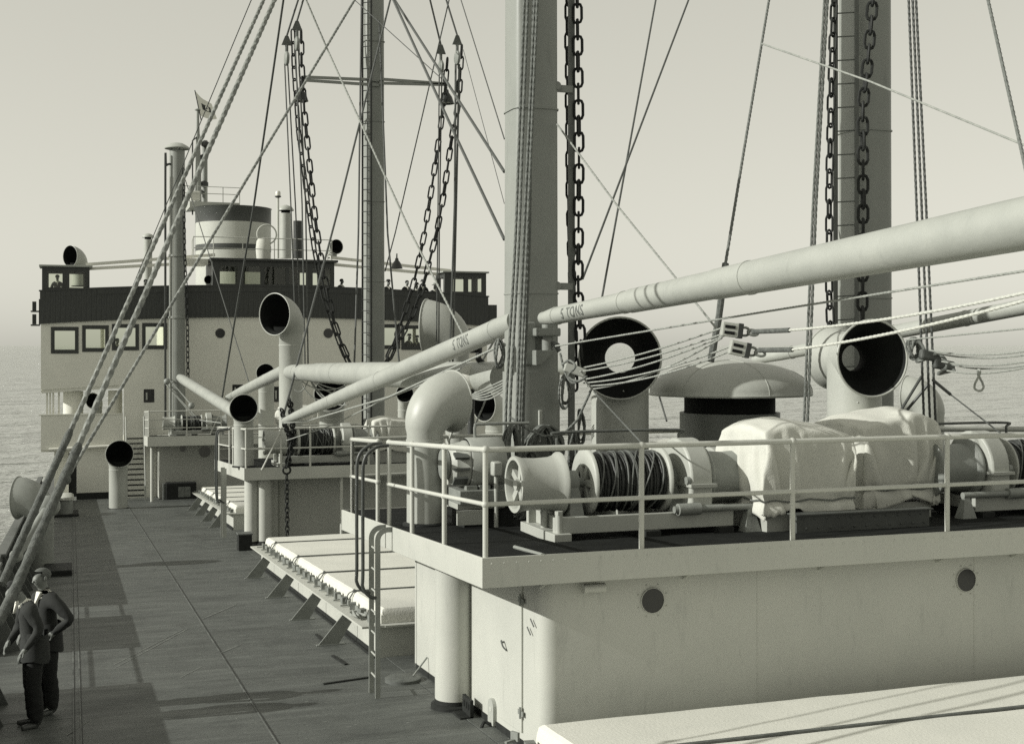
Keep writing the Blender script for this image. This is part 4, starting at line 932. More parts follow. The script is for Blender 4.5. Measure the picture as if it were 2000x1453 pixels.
# ================================================================== MASTS, BOOMS, CHAINS
def kingpost(label, x, y, z0, z1, r0, r1, zstep=None, name='kingpost', mt=None):
    mt = mt or BUFF; a0 = r0 / 1.13; a1 = r1 / 1.13
    root = thing(name, label, 'mast', (x, y, z0)); m = MB(); m.sqpost(x, y, z0, z1, a0, a1); m.build('post', mt, root)
    if zstep:
        m = MB(); m.sqpost(x, y, z0, zstep, a0 + .02, a0 + .018); m.build('base_sleeve', mt, root)
    m = MB(); m.sqpost(x, y, z0, z0 + .04, a0 + .12, a0 + .12); m.build('deck_collar', BLACK, root)
    zz = z0 + 3.1
    while zz < z1 - 1:
        m = MB(); m.sqpost(x, y, zz, zz + .02, a0 + .004, a0 + .004); m.build('joint_band', mt, root); zz += 2.6
    return root
YK = 17.2; KL = at(1037, 600, y=YK); KR = at(1689, 600, y=YK); rk = 52.5 * mpp(KL)
kl = kingpost('left kingpost of the nearest pair, dark on its shaded side', KL.x, YK, zA(YK), CAM.z + 13.5, rk, rk * .9, at(1037, 726, y=YK).z)
kr = kingpost('right kingpost of the nearest pair with ladder on its left side', KR.x, YK, zA(YK), CAM.z + 13.5, rk, rk * .9, at(1689, 640, y=YK).z)
# flat guide bar with standoffs on the left kingpost
yb_ = YK - .05; p0 = at(1116, 850, y=yb_); p1 = at(1114, 70, y=yb_)
m = MB(); m.box(p0.x - .042, p0.x + .042, yb_ - .03, yb_ + .03, zA(YK), CAM.z + 9); gb = m.build('guide_bar', mat('guide_bar_paint', .13, .5, .2, 6), kl, False)
for v in (176, 560, -150):
    p = at(1090, v, y=YK); m = MB(); m.box(KL.x + rk * .8, p0.x, yb_ - .06, yb_ - .02, p.z - .05, p.z + .05); m.tube([(KL.x + rk * .75, yb_ - rk * .62, p.z), (KL.x + rk * .95, yb_ - .08, p.z)], .06, 10); m.build('standoff', BUFF, kl, False)
# ladder of the right kingpost
yl = YK - .32; a = at(1632, 640, y=yl).x; b = at(1673, 640, y=yl - .1).x
for (x, yy) in ((a, yl), (b, yl - .1)):
    m = MB(); m.box(x - .035, x + .035, yy - .012, yy + .012, zA(YK) + .4, CAM.z + 9); m.build('ladder_stringer', mat('guide_bar_paint', .13), kr, False)
z = zA(YK) + .6
while z < CAM.z + 9:
    m = MB(); m.tube([(a, yl, z), (b, yl - .1, z + .02)], .011, 6); m.build('ladder_rung', mat('guide_bar_paint', .13), kr); z += .36
for v in (210, 617, -200):
    p = at(1650, v, y=yl); m = MB(); m.bar((a, yl, p.z), (a + .16, YK - .05, p.z - .03), .05, .07); m.build('standoff', DARKP, kr, False)
# centre mast
YM = 41.0; MM = at(729, 600, y=YM); rm_ = 23 * mpp(MM)
mm = kingpost('middle mast with crosstree and ladder standing behind the middle winch platform', MM.x, YM, zB(YM), CAM.z + 20, rm_, rm_ * .88, None, 'middle_mast')
yl = YM - rm_ * .75; a = at(708, 600, y=yl).x; b = at(725, 600, y=yl - .25).x
for (x, yy) in ((a, yl), (b, yl - .25)):
    m = MB(); m.box(x - .03, x + .03, yy - .012, yy + .012, zB(YM) + .3, CAM.z + 14); m.build('ladder_stringer', DARKP, mm, False)
z = zB(YM) + .5
while z < CAM.z + 14:
    m = MB(); m.tube([(a, yl, z), (b, yl - .25, z)], .016, 6); m.build('ladder_rung', DARKP, mm); z += .355
ya = YM - .35
for (p, q, w_) in (((592, 151), (740, 157), .06), ((592, 157), (740, 167), .06), ((740, 155), (868, 164), .06), ((740, 163), (868, 166), .06)):
    m = MB(); m.bar(at(*p, y=ya), at(*q, y=ya), w_, .09); m.build('crosstree', BUFF, mm, False)
def floodlight(label, u, v, y, sc=1.0):
    c = at(u, v, y=y); k = mpp(c) * sc; root = thing('floodlight', label, 'floodlight', c)
    m = MB(); m.lathe(c, -UP, [(-14 * k, 4 * k), (-8 * k, 5 * k), (-6 * k, 7 * k), (0, 11 * k), (12 * k, 15 * k), (13 * k, 15.5 * k), (12.5 * k, 13.5 * k), (2 * k, 6 * k)], 24); m.build('shade', DARKP, root)
    m = MB(); m.lathe(c, -UP, [(10 * k, 13.2 * k), (10.5 * k, .01)], 20); m.build('glass', LAMPW, root)
    m = MB(); m.tube([c + UP * 14 * k, c + UP * 26 * k], 2 * k, 8); m.build('bracket', IRON, root)
    return root
floodlight('dark bell shaped floodlight hanging from the right end of the crosstree', 872, 190, ya)
floodlight('bell shaped floodlight at the left end of the crosstree behind chains', 587, 185, ya)
floodlight('small bell floodlight hanging below the right awning spars of the bridge', 775, 515, YB - 1, .75)
# far kingpost
YF = 57.6; FF = at(346, 600, y=YF); rf = 16 * mpp(FF)
ft = thing('far_kingpost', 'far kingpost with mushroom cap standing before the bridge dodger', 'mast', (FF.x, YF, zC(YF)))
zt_ = at(346, 295, y=YF).z
m = MB(); m.tube([(FF.x, YF, zC(YF)), (FF.x, YF, zt_)], [rf, rf * .92], 24); m.build('post', BUFF, ft)
m = MB(); m.lathe((FF.x, YF, zt_), UP, [(.08, rf * 1.5), (.12, rf * 1.52), (.2, rf * 1.3), (.32, rf * .7), (.36, .02)], 28); m.build('mushroom_cap', VENT, ft)
for i in range(5):
    a = 2 * math.pi * i / 5; m = MB(); m.tube([(FF.x + rf * .8 * math.cos(a), YF + rf * .8 * math.sin(a), zt_ - .05), (FF.x + rf * .8 * math.cos(a), YF + rf * .8 * math.sin(a), zt_ + .1)], .02, 5); m.build('cap_strut', DARKP, ft)
x0 = at(323, 600, y=YF - .2).x
m = MB(); m.tube(curve([(x0, YF - .2, zC(YF) + .5), (x0, YF - .2, at(325, 340, y=YF).z), (x0 + .03, YF - .2, at(325, 326, y=YF).z), (x0 + .15, YF - .2, at(325, 322, y=YF).z), (x0 + .3, YF - .1, at(325, 322, y=YF).z)], 30), .05, 8); m.build('standpipe', DARKP, ft)
for u in (332, 338):
    x = at(u, 500, y=YF - rf).x; m = MB(); m.box(x - .015, x + .015, YF - rf - .1, YF - rf - .08, zC(YF), zt_ - 1.2); m.build('ladder_stringer', WHITE, ft, False)
for v in (500, 620): 
    p = at(346, v, y=YF); m = MB(); m.lathe((FF.x, YF, p.z), UP, [(-.05, rf + .01), (-.04, rf + .03), (.04, rf + .03), (.05, rf + .01)], 24); m.build('band', BUFF, ft)

def boom_dirs(p0, p1):
    d = (V(p1) - V(p0)).normalized(); mid = (V(p0) + V(p1)) / 2; c = (CAM - mid); c = (c - d * c.dot(d)).normalized(); up = d.cross(c)
    if up.z < 0: up = -up
    return d, c, up
def boom(label, p0, p1, prof, bands=(), mt=None, name='cargo_boom'):
    mt = mt or BOOM; p0 = V(p0); p1 = V(p1); L = (p1 - p0).length; d = (p1 - p0) / L
    root = thing(name, label, 'boom', p0); m = MB(); m.tube([p0 + d * L * t for t, r in prof], [r for t, r in prof], 28); m.build('spar', mt, root, angle=25)
    def rad_at(t):
        for i in range(len(prof) - 1):
            if prof[i][0] <= t <= prof[i + 1][0]: return prof[i][1] + (prof[i + 1][1] - prof[i][1]) * (t - prof[i][0]) / max(1e-6, prof[i + 1][0] - prof[i][0])
        return prof[-1][1]
    for t in bands:
        r = rad_at(t); m = MB(); m.lathe(p0 + d * L * t, d, [(-.022, r), (-.018, r + .008), (.018, r + .008), (.022, r)], 28); m.build('band', mt, root)
    return root, rad_at, L, d
def wrap_text(parent, text, p0, d, rfun, s0, size, phi, cdir, updir, flip=False, spacing=1.25):
    cu = bpy.data.curves.new('lettering', 'FONT'); cu.body = text; cu.size = size; cu.space_character = spacing; cu.offset = .004
    to = bpy.data.objects.new('lettering_source', cu); COL.objects.link(to); bpy.context.view_layer.update()
    me = bpy.data.meshes.new_from_object(to.evaluated_get(bpy.context.evaluated_depsgraph_get())); bpy.data.objects.remove(to)
    bm = bmesh.new(); bm.from_mesh(me); bmesh.ops.subdivide_edges(bm, edges=[e for e in bm.edges if e.calc_length() > .03], cuts=3); bmesh.ops.triangulate(bm, faces=bm.faces)
    org = WL[parent.name]
    for v in bm.verts:
        sx, sy = v.co.x * .75, v.co.y
        s = s0 + sx; r = rfun(s) + .003; a = phi + (sy - size * .35) / r
        v.co = V(p0) + d * s + (cdir * math.cos(a) + updir * math.sin(a)) * r - org
    bm.to_mesh(me); bm.free(); me.materials.clear(); me.materials.append(LETTER)
    o = bpy.data.objects.new('lettering', me); COL.objects.link(o); o.parent = parent; WL[o.name] = org; return o
# near boom, lettered, swung forward past the camera
b0 = at(1066, 621, D=17.1); b1 = at(1985, 440, D=10.0); b1x = b0 + (b1 - b0) * 1.35
def rt(px, t): return px / 2 * depth(b0.lerp(b1x, t)) / FPX
prof = [(0, rt(26, 0)), (.022, rt(33, 0)), (.1, rt(36, .1)), (.20, rt(43, .2)), (.205, rt(47, .2)), (.36, rt(57, .36)), (.365, rt(60, .36)), (.74, rt(104, .74)), (1, rt(110, .8))]
broot, rfun, L, d = boom('big pale cargo boom lettered 5 TONS reaching to the right edge', b0, b1x, prof, (.03, .19, .42))
_, cd, ud = boom_dirs(b0, b1x)
wrap_text(broot, '5 TONS', b0, d, lambda s: rfun(s / L), .62, .20, .14, cd, ud, spacing=1.2)
m = MB(); m.lathe(b0 + V((0, 0, 0)), V((0, 1, 0)).cross(UP) * 0 + V((0, -1, 0)), [(-.09, .0), (-.09, .085), (.09, .085), (.09, .0)], 20); m.build('heel_eye', BOOM, broot)
# gooseneck on the kingpost
gx, gy = KL.x + .03, YK - rk
gn = thing('gooseneck', 'grey iron gooseneck bracket on the left kingpost below the boom heel', 'bracket', at(1050, 712, y=gy))
def gz(v): return at(1050, v, y=gy).z
X = lambda u: at(u, 670, y=gy).x
m = MB(); m.box(X(1024), X(1044), gy - .05, gy + .12, gz(713), gz(629)); m.build('back_plate', GREYM, gn, False, bevel=.02)
m = MB(); m.box(X(1038), X(1083), gy - .26, gy + .06, gz(657), gz(641)); m.build('upper_lug', GREYM, gn, False, bevel=.02)
m = MB(); m.hexa([(X(1037), gy - .22, gz(713)), (X(1046), gy - .22, gz(713)), (X(1046), gy + .06, gz(713)), (X(1037), gy + .06, gz(713)), (X(1037), gy - .24, gz(684)), (X(1074), gy - .24, gz(684)), (X(1074), gy + .06, gz(684)), (X(1037), gy + .06, gz(684))]); m.build('lower_lug', GREYM, gn, False, bevel=.012)
m = MB(); m.tube([(X(1063), gy - .12, gz(690)), (X(1063), gy - .12, gz(632))], .075, 18); m.build('pin', GREYM, gn)
m = MB(); m.ball((X(1078), gy - .2, gz(676)), .05, n=10, m=7); m.tube([(X(1070), gy - .2, gz(668)), (X(1082), gy - .22, gz(686))], .03, 8); m.build('shackle', IRON, gn)
m = MB(); p = at(1055, 815, y=gy); m.box(p.x - .025, p.x + .025, gy - .03, gy + .02, p.z - .22, p.z + .1); m.tube([p - UP * .2, p - UP * .34], .012, 6); m.build('switch_box', GREY, kl, False, bevel=.01)
# boom from the left kingpost aft to the middle platform
c0 = at(1010, 627, D=18.2); c1 = at(556, 822, D=32.8)
broot2, rfun2, L2, d2 = boom('long pale cargo boom sloping down from the left kingpost to the middle platform', c0, c1, [(0, .16), (.12, .16), (.3, .165), (.6, .15), (.9, .115), (1, .085)], (.05, .44, .68, .86))
_, cd, ud = boom_dirs(c0, c1); dd = -d2
wrap_text(broot2, '5 TONS', c1, dd, lambda s: rfun2(1 - s / L2), L2 - 2.35, .24, .35, cd, dd.cross(cd) if dd.cross(cd).z > 0 else -dd.cross(cd), spacing=1.2)
boom('thick pale boom lying level from the tall ventilator post towards the camera', at(565, 727, D=35.2), at(985, 737, D=20.5), [(0, .17), (.03, .21), (.2, .23), (.202, .245), (.5, .26), (1, .25)], (.07, .2, .34))
boom('slim pale boom sloping from the far kingpost to the short ventilator', at(349, 736, D=56.0), at(470, 812, D=41.0), [(0, .14), (.1, .2), (1, .2)], (.08,))
boom('pale boom end showing left of the tall ventilator post', at(446, 777, D=49), at(560, 722, D=37.5), [(0, .13), (.3, .17), (1, .19)], (.35, .7))
boom('distant pale boom passing behind the right horn ventilator', at(1475, 702, D=24), at(2060, 588, D=19), [(0, .09), (.1, .11), (.5, .12), (1, .125)], (.15, .52, .75))
boom('level pale boom glimpsed between the left kingpost and the near cowl', at(950, 723, D=26), at(1180, 720, D=25.5), [(0, .115), (1, .115)], (.1,))
# chains
def link_mesh(L, wd, r, mt, nm):
    m = MB(); pts = []; h = (L - wd) / 2
    for i in range(5): a = math.pi / 2 + math.pi * i / 4; pts.append(V((-h + wd / 2 * math.cos(a), wd / 2 * math.sin(a), 0)))
    for i in range(5): a = -math.pi / 2 + math.pi * i / 4; pts.append(V((h + wd / 2 * math.cos(a), wd / 2 * math.sin(a), 0)))
    m.tube(pts, r, 6, closed=True); return m.mesh(nm, mt)
def chain(label, pts, L, wd, r, roll=0, mt=None):
    mt = mt or BLACK; me = link_mesh(L, wd, r, mt, 'chain_link'); pitch = L - r * 2 - r * 1.0
    pts = [V(p) for p in pts]; tot = sum((pts[i + 1] - pts[i]).length for i in range(len(pts) - 1)); n = max(1, int(tot / pitch)); rs = resample(pts, n)
    root = thing('chain', label, 'chain', min(pts, key=lambda p: p.z))
    for i in range(n):
        c = (rs[i] + rs[i + 1]) / 2; inst('chain_link', me, root, c, frame(rs[i + 1] - rs[i], roll + (math.pi / 2 if i % 2 else 0) + .12 * math.sin(i * 1.7)))
    return root
yk = YK - .12
chain('heavy chain hanging beside the guide bar of the left kingpost', [at(1127, -20, y=yk), at(1131, 300, y=yk), at(1129, 560, y=yk), at(1136, 700, y=yk)], .285, .125, .021, .5)
chain('second chain hanging behind the guide bar of the left kingpost', [at(1110, -20, y=YK + .1), at(1113, 400, y=YK + .1), at(1124, 760, y=YK + .1)], .27, .11, .019, .9)
yr = YK - .7
chain('heavy chain hanging in front of the right kingpost', [at(1706, -20, y=yr), at(1696, 110, y=yr), at(1685, 210, y=yr), at(1686, 400, y=yr), at(1684, 660, y=yr)], .285, .14, .024, .45)
chain('chain hanging along the left edge of the right kingpost ladder', [at(1630, -20, y=yr + .2), at(1624, 160, y=yr + .2), at(1620, 350, y=yr + .2), at(1619, 560, y=yr + .2), at(1624, 690, y=yr + .2)], .285, .11, .019, 1.1)
yc = 39.8
chain('outer left cargo chain curving from the crosstree end to the middle mast foot', [at(*q, y=yc) for q in ((588, 60), (589, 130), (595, 225), (610, 377), (617, 440), (625, 491), (634, 545), (653, 631), (665, 667), (685, 711), (700, 735))], .45, .155, .028, .4)
chain('inner left cargo chain curving from the crosstree end to the middle mast foot', [at(*q, y=yc - .3) for q in ((572, 60), (574, 130), (583, 258), (597, 363), (604, 420), (615, 496), (634, 588), (661, 665), (680, 711), (696, 738))], .45, .145, .026, 1.0)
chain('right cargo chain hanging below the triangular plate to the middle mast', [at(*q, y=yc - .2) for q in ((874, 115), (868, 190), (860, 253), (846, 349), (830, 451), (818, 510), (806, 561), (782, 635), (768, 674), (748, 720))], .45, .15, .027, .5)
chain('outer right cargo chain curving from the far tackle to the middle mast', [at(*q, y=yc - .5) for q in ((902, 90), (900, 123), (896, 198), (882, 272), (866, 385), (855, 445), (842, 498), (828, 553), (806, 614), (789, 647), (770, 679), (750, 722))], .45, .155, .028, .5)
y_ = YF - rf - .15
chain('thin chain hanging on the right face of the far kingpost', [at(358, 330, y=y_), at(360, 480, y=y_), at(366, 640, y=y_), at(367, 740, y=y_)], .30, .13, .024, .7)
chain('thin chain hanging from the boom end ring in front of the middle platform', [at(560, 928, y=34.4), at(561, 1046, y=34.4)], .17, .10, .018, .6)
chain('bunched chain looping from the boom end to the ring below', [at(551, 800, y=33.0), at(556, 830, y=33.6), at(569, 858, y=34.2), at(566, 885, y=34.3), at(559, 912, y=34.4)], .2, .12, .024, .6)
chain('second strand of bunched chain below the boom end', [at(566, 780, y=33.2), at(572, 835, y=33.9), at(574, 862, y=34.25), at(562, 905, y=34.35)], .2, .12, .024, 1.2)
m = MB(); c = at(560, 918, y=34.4); m.tube([c + V((math.cos(a) * .1, 0, math.sin(a) * .1)) for a in [2 * math.pi * i / 18 for i in range(18)]], .028, 8, closed=True); tag(m.build('iron_ring', BLACK, None), 'dark iron ring joining the chains below the boom end', 'ring')
# ================================================================== WINCHES
def winch(label, x0, y, zf, s=1.0, mirror=False, base=True):
    Lw = 3.3 * s; root = thing('cargo_winch', label, 'winch', (x0 + Lw / 2, y, zf)); ax = V((1, 0, 0)); h = .66 * s
    def X(t): return x0 + (Lw - t * s if mirror else t * s)
    def P(t, dy=0, dz=0): return V((X(t), y + dy * s, zf + dz * s))
    sg = -1 if mirror else 1
    # hollow spoked warping end
    prof = [(0, .30), (0, .345), (.03, .35), (.10, .325), (.28, .315), (.46, .325), (.54, .35), (.575, .385), (.60, .385), (.60, .05)]
    m = MB(); m.lathe(P(0, 0, .66), ax * sg, [(t * s, r * s) for t, r in prof], 40); m.lathe(P(0, 0, .66), ax * sg, [(0, .30 * s), (.04 * s, .285 * s), (.34 * s, .27 * s), (.36 * s, .02 * s)], 40); wd = m.build('warping_drum', GREY, root, angle=50)
    for k in range(5):
        a = .5 + k * 2 * math.pi / 5; m = MB(); e = V((0, math.cos(a), math.sin(a)))
        m.bar(P(.09, 0, .66) + e * .05 * s, P(.09, 0, .66) + e * .285 * s, .05 * s, .09 * s, 0); m.build('spoke', GREY, wd, False)
    m = MB(); m.lathe(P(.02, 0, .66), ax * sg, [(0, .001), (0, .07 * s), (.35 * s, .075 * s)], 20); m.build('hub', GREY, wd)
    m = MB(); m.tube([P(.3, 0, .66), P(3.05, 0, .66)], .06 * s, 14); m.build('shaft', GREYM, root)
    # bearing pedestals
    for t in (.74, 2.08):
        m = MB(); m.hexa([P(t - .10, -.30, .16), P(t + .10, -.30, .16), P(t + .10, .30, .16), P(t - .10, .30, .16), P(t - .07, -.12, .66), P(t + .07, -.12, .66), P(t + .07, .12, .66), P(t - .07, .12, .66)])
        m.lathe(P(t - .08 * sg * (1 if not mirror else -1) * 0 - .08, 0, .66) if not mirror else P(t + .08, 0, .66), ax, [(0, .0), (0, .15 * s), (.16 * s, .15 * s), (.16 * s, 0)], 20); m.build('bearing_pedestal', GREYM, root, True, bevel=.01)
    # rope barrel
    for t in (.93, 1.93):
        m = MB(); m.lathe(P(t, 0, .66), ax * sg, [(0, .20 * s), (-.01 * s, .24 * s), (-.012 * s, .40 * s), (.01 * s, .42 * s), (.035 * s, .42 * s), (.045 * s, .40 * s), (.04 * s, .2 * s)], 40)
        for k in range(6):
            a = k * math.pi / 3; e = V((0, math.cos(a), math.sin(a))); m.bar(P(t + .01, 0, .66) + e * .05 * s, P(t + .01, 0, .66) + e * .25 * s, .05 * s, .08 * s)
        m.build('drum_flange', GREY, root, angle=50)
    prof = []; nT = 30
    for i in range(nT):
        t = .97 + (.95 * i / nT); rr = .335 + .02 * math.sin(i * 2.1) + .012 * R.random()
        for q in range(4): a = math.pi * q / 3; prof.append(((t - .97 + .95 / nT * (q / 3.2)) * s, (rr + .014 * math.sin(a)) * s))
    m = MB(); m.lathe(P(.97, 0, .66), ax * sg, prof, 36); rp = m.build('wound_wire', mat('greased_wire', .035, .45, .4, 12, .3, 60), root)
    m = MB()
    for k in range(9):
        t0 = 1.02 + R.random() * .8; ti = R.uniform(-.22, .22); rr = .372 * s; ring = []
        for i in range(26): a = 2 * math.pi * i / 26; ring.append(P(t0 + ti * math.cos(a + k), 0, .66) + V((0, math.cos(a), math.sin(a))) * rr)
        m.tube(ring, .011 * s, 6, closed=True)
    m.build('loose_turns', mat('worn_wire', .11, .5, .4, 12), rp)
    # gear case: rounded cover with flange joint
    n_ = 16; m = MB(); prof2 = [(-.50, .30), (.50, .30)] + [(.5 * math.cos(math.pi * i / n_), .68 + .5 * math.sin(math.pi * i / n_)) for i in range(n_ + 1)]
    k = len(prof2); ta, tb = 2.16, 2.46
    m.v += [P(ta, a, b) for a, b in prof2] + [P(tb, a, b) for a, b in prof2]; m.f += [tuple(range(k)), tuple(reversed(range(k, 2 * k)))] + [(i, (i + 1) % k, k + (i + 1) % k, k + i) for i in range(k)]
    gc = m.build('gear_case', GREY, root, True, bevel=.03 * s)
    m = MB(); m.hexa([P(ta - .03, -.56, .60), P(tb + .03, -.56, .60), P(tb + .03, .56, .60), P(ta - .03, .56, .60), P(ta - .03, -.56, .64), P(tb + .03, -.56, .64), P(tb + .03, .56, .64), P(ta - .03, .56, .64)]); m.build('joint_flange', GREY, gc, False)
    m = MB(); m.tube([P(ta - .05, -.45, .68), P(ta + .0, -.45, .68)], .05 * s, 10); m.build('bolt_boss', GREYM, gc)
    # second plain drum
    m = MB(); m.lathe(P(2.50, 0, .66), ax * sg, [(0, .06 * s), (0, .41 * s), (.03 * s, .42 * s), (.05 * s, .41 * s), (.09 * s, .345 * s), (.35 * s, .325 * s), (.58 * s, .345 * s), (.66 * s, .42 * s), (.70 * s, .43 * s), (.72 * s, .41 * s), (.715 * s, .05 * s)], 40); m.build('plain_drum', GREYM, root, angle=50)
    # foot brake shaft
    m = MB(); m.tube([P(1.9, -.55, .34), P(3.0, -.55, .34)], .045 * s, 12); m.lathe(P(1.95, -.55, .34), ax * sg, [(0, .0), (0, .075 * s), (.3 * s, .075 * s), (.3 * s, 0)], 16); m.build('brake_shaft', GREYM, root)
    # bed frame with feet and bolts
    m = MB()
    for dy in (-.5, .44): m.hexa([P(.35, dy, .10), P(2.75, dy, .10), P(2.75, dy + .08, .10), P(.35, dy + .08, .10), P(.35, dy, .30), P(2.75, dy, .30), P(2.75, dy + .08, .30), P(.35, dy + .08, .30)])
    for t in (.45, 1.55, 2.6): m.hexa([P(t, -.42, .12), P(t + .12, -.42, .12), P(t + .12, .44, .12), P(t, .44, .12), P(t, -.42, .28), P(t + .12, -.42, .28), P(t + .12, .44, .28), P(t, .44, .28)])
    m.build('bed_frame', GREY, root, False, bevel=.008)
    m = MB(); m.hexa([P(.3, -.62, .0), P(.52, -.62, .0), P(.52, .6, .0), P(.3, .6, .0), P(.3, -.62, .12), P(.52, -.62, .12), P(.52, .6, .12), P(.3, .6, .12)]); m.build('foot_beam', GREY, root, False, bevel=.006)
    for dy in (-.5, 0, .5):
        m = MB(); m.tube([P(.40, dy, .12), P(.40, dy, .34)], .045 * s, 12); m.tube([P(.40, dy, .34), P(.40, dy, .38)], .052 * s, 6); m.build('holding_bolt', GREY, root)
    for t in (1.5, 2.5):
        m = MB(); m.hexa([P(t, -.6, .0), P(t + .2, -.6, 0), P(t + .2, .6, 0), P(t, .6, 0), P(t, -.6, .1), P(t + .2, -.6, .1), P(t + .2, .6, .1), P(t, .6, .1)]); m.build('foot_beam', BLACK, root, False)
    for t in (2.95,):
        m = MB(); m.hexa([P(t - .12, -.65, 0), P(t + .12, -.65, 0), P(t + .12, -.45, 0), P(t - .12, -.45, 0), P(t - .04, -.58, .32), P(t + .04, -.58, .32), P(t + .04, -.52, .32), P(t - .04, -.52, .32)]); m.build('brake_bracket', GREYM, root, False)
    return root
wx = at(1003, 945, y=13.75).x
winch('nearest cargo winch with spoked warping end and wound wire behind the railing', wx, 13.75, zA(13.75), .93)
# cable conduit loop over the first winch
q0 = at(1088, 880, y=14.6); q1 = at(1325, 845, y=14.6)
m = MB(); m.tube(curve([q0, q0 + UP * .16, q0 + UP * .22 + V((.05, 0, 0)), V((q1.x - .05, q1.y, q0.z + .22)), V((q1.x, q1.y, q0.z + .16)), V((q1.x, q1.y, q0.z))], 30), .018, 8); tag(m.build('handrail_loop', IRON, None), 'thin dark pipe loop above the nearest winch drum', 'pipe')
def winch_m(label, xr, y, zf, s):        # laid out from the plain drum on the left towards the wire on the right
    return winch(label, xr, y, zf, s, mirror=True)
xr = at(1795, 940, y=13.9).x
winch_m('right hand cargo winch with gear case, cut by the right picture edge', xr, 13.9, zA(13.9), .92)
q0 = at(1785, 858, y=14.8); q1 = at(1965, 858, y=14.8)
m = MB(); m.tube(curve([q0, q0 + UP * .14, q0 + UP * .2 + V((.05, 0, 0)), V((q1.x - .05, q1.y, q0.z + .2)), V((q1.x, q1.y, q0.z + .14)), V((q1.x, q1.y, q0.z))], 30), .018, 8); tag(m.build('handrail_loop', IRON, None), 'thin dark pipe loop above the right hand winch', 'pipe')
winch('middle platform cargo winch with dark wound wire behind its railing', at(515, 870, y=36.3).x, 36.3, zB(36.3), 1.0)
winch('far cargo winch on the platform below the bridge front', at(318, 825, y=56.1).x, 56.1, zC(56.1), .82)
winch('rear cargo winch half hidden between the nearest winch and the left horn ventilator', 6.75, 16.0, zA(16.0), .76)
# electric motor left of the first winch
YMO = 15.6; mc = at(925, 905, y=YMO); k = mpp(mc); z0 = zA(YMO)
mo = thing('winch_motor', 'pale electric winch motor with hatch covers on a dark stand near the corner rail', 'motor', V((mc.x, YMO, z0)))
m = MB(); m.lathe(V((mc.x - .36, YMO, mc.z)), V((1, 0, 0)), [(0, .05), (0, .16), (.03, .21), (.07, .26), (.20, .285), (.22, .30), (.25, .30)], 32); m.build('end_bell', GREY, mo)
m = MB(); m.lathe(V((mc.x - .11, YMO, mc.z)), V((1, 0, 0)), [(0, .32), (.02, .335), (.44, .335), (.46, .32), (.46, .02)], 32); m.build('casing', mat('motor_grey', .30, .4, .12, 5, dirt=.4), mo)
m = MB(); 
for i in range(3): m.box(mc.x + .06 + i * .1, mc.x + .12 + i * .1, YMO - .29, YMO - .24, mc.z + .19, mc.z + .22)
m.build('vent_louvres', INSIDE, mo, False)
for a in (-.75, -.15, .45):
    m = MB(); e = V((0, -math.cos(a), math.sin(a))); c = V((mc.x - .24, YMO, mc.z)) + e * .285; m.bar(c - V((.09, 0, 0)), c + V((.09, 0, 0)), .13, .03, a); m.build('hatch_cover', mat('motor_hatch', .09, .5, .2, 5), mo, False)
m = MB(); m.lathe(V((mc.x - .36, YMO, mc.z)), V((-1, 0, 0)), [(0, .19), (.06, .19), (.07, .17), (.09, .05), (.09, .0)], 20); m.build('brake_drum', GREYM, mo)
zt = mc.z - .30
m = MB(); m.box(mc.x - .30, mc.x + .5, YMO - .4, YMO + .4, zt - .17, zt); m.build('stand', GREYM, mo, False, bevel=.008)
m = MB(); m.box(mc.x - .30, mc.x + .32, YMO - .3, YMO + .3, zt - .24, zt - .17); m.box(mc.x - .34, mc.x + .06, YMO - .42, YMO - .38, zt - .42, zt - .24); m.build('bed_plate', GREY, mo, False)
m = MB(); m.box(mc.x - .2, mc.x + .45, YMO - .25, YMO + .3, z0, zt - .17); m.build('pedestal', BLACK, mo, False)
m = MB()
for dx in (-.12, .05, .25): m.box(mc.x + dx - .07, mc.x + dx + .07, YMO - .32, YMO - .2, zt, zt + .05)
m.build('feet', GREYM, mo, False)
m = MB(); m.tube(curve([V((mc.x + .02, YMO, mc.z + .33)), V((mc.x + .02, YMO, mc.z + .47)), V((mc.x + .1, YMO, mc.z + .5)), V((mc.x + .75, YMO, mc.z + .5))], 18), .02, 8); m.build('conduit', GREYM, mo)
# switch on a post beside the ropes
sp = at(969, 915, y=15.2); so_ = thing('switch_post', 'small pale switch box on a thin post beside the hanging ropes', 'switch', V((sp.x, 15.2, zA(15.2))))
m = MB(); m.box(sp.x - .06, sp.x + .06, 15.12, 15.26, sp.z - .09, sp.z + .09); m.build('box', GREY, so_, True, bevel=.02)
m = MB(); m.tube([(sp.x, 15.2, zA(15.2)), (sp.x, 15.2, sp.z - .09)], .028, 10); m.build('post', GREY, so_)
# low pipes on the platform floor
m = MB(); m.tube([at(1005, 1068, z=zA(12.8) + .03), at(1065, 1085, z=zA(12.6) + .03)], .02, 8); tag(m.build('floor_pipe', GREYM, None), 'thin pipe lying on the dark platform floor near the corner post', 'pipe')

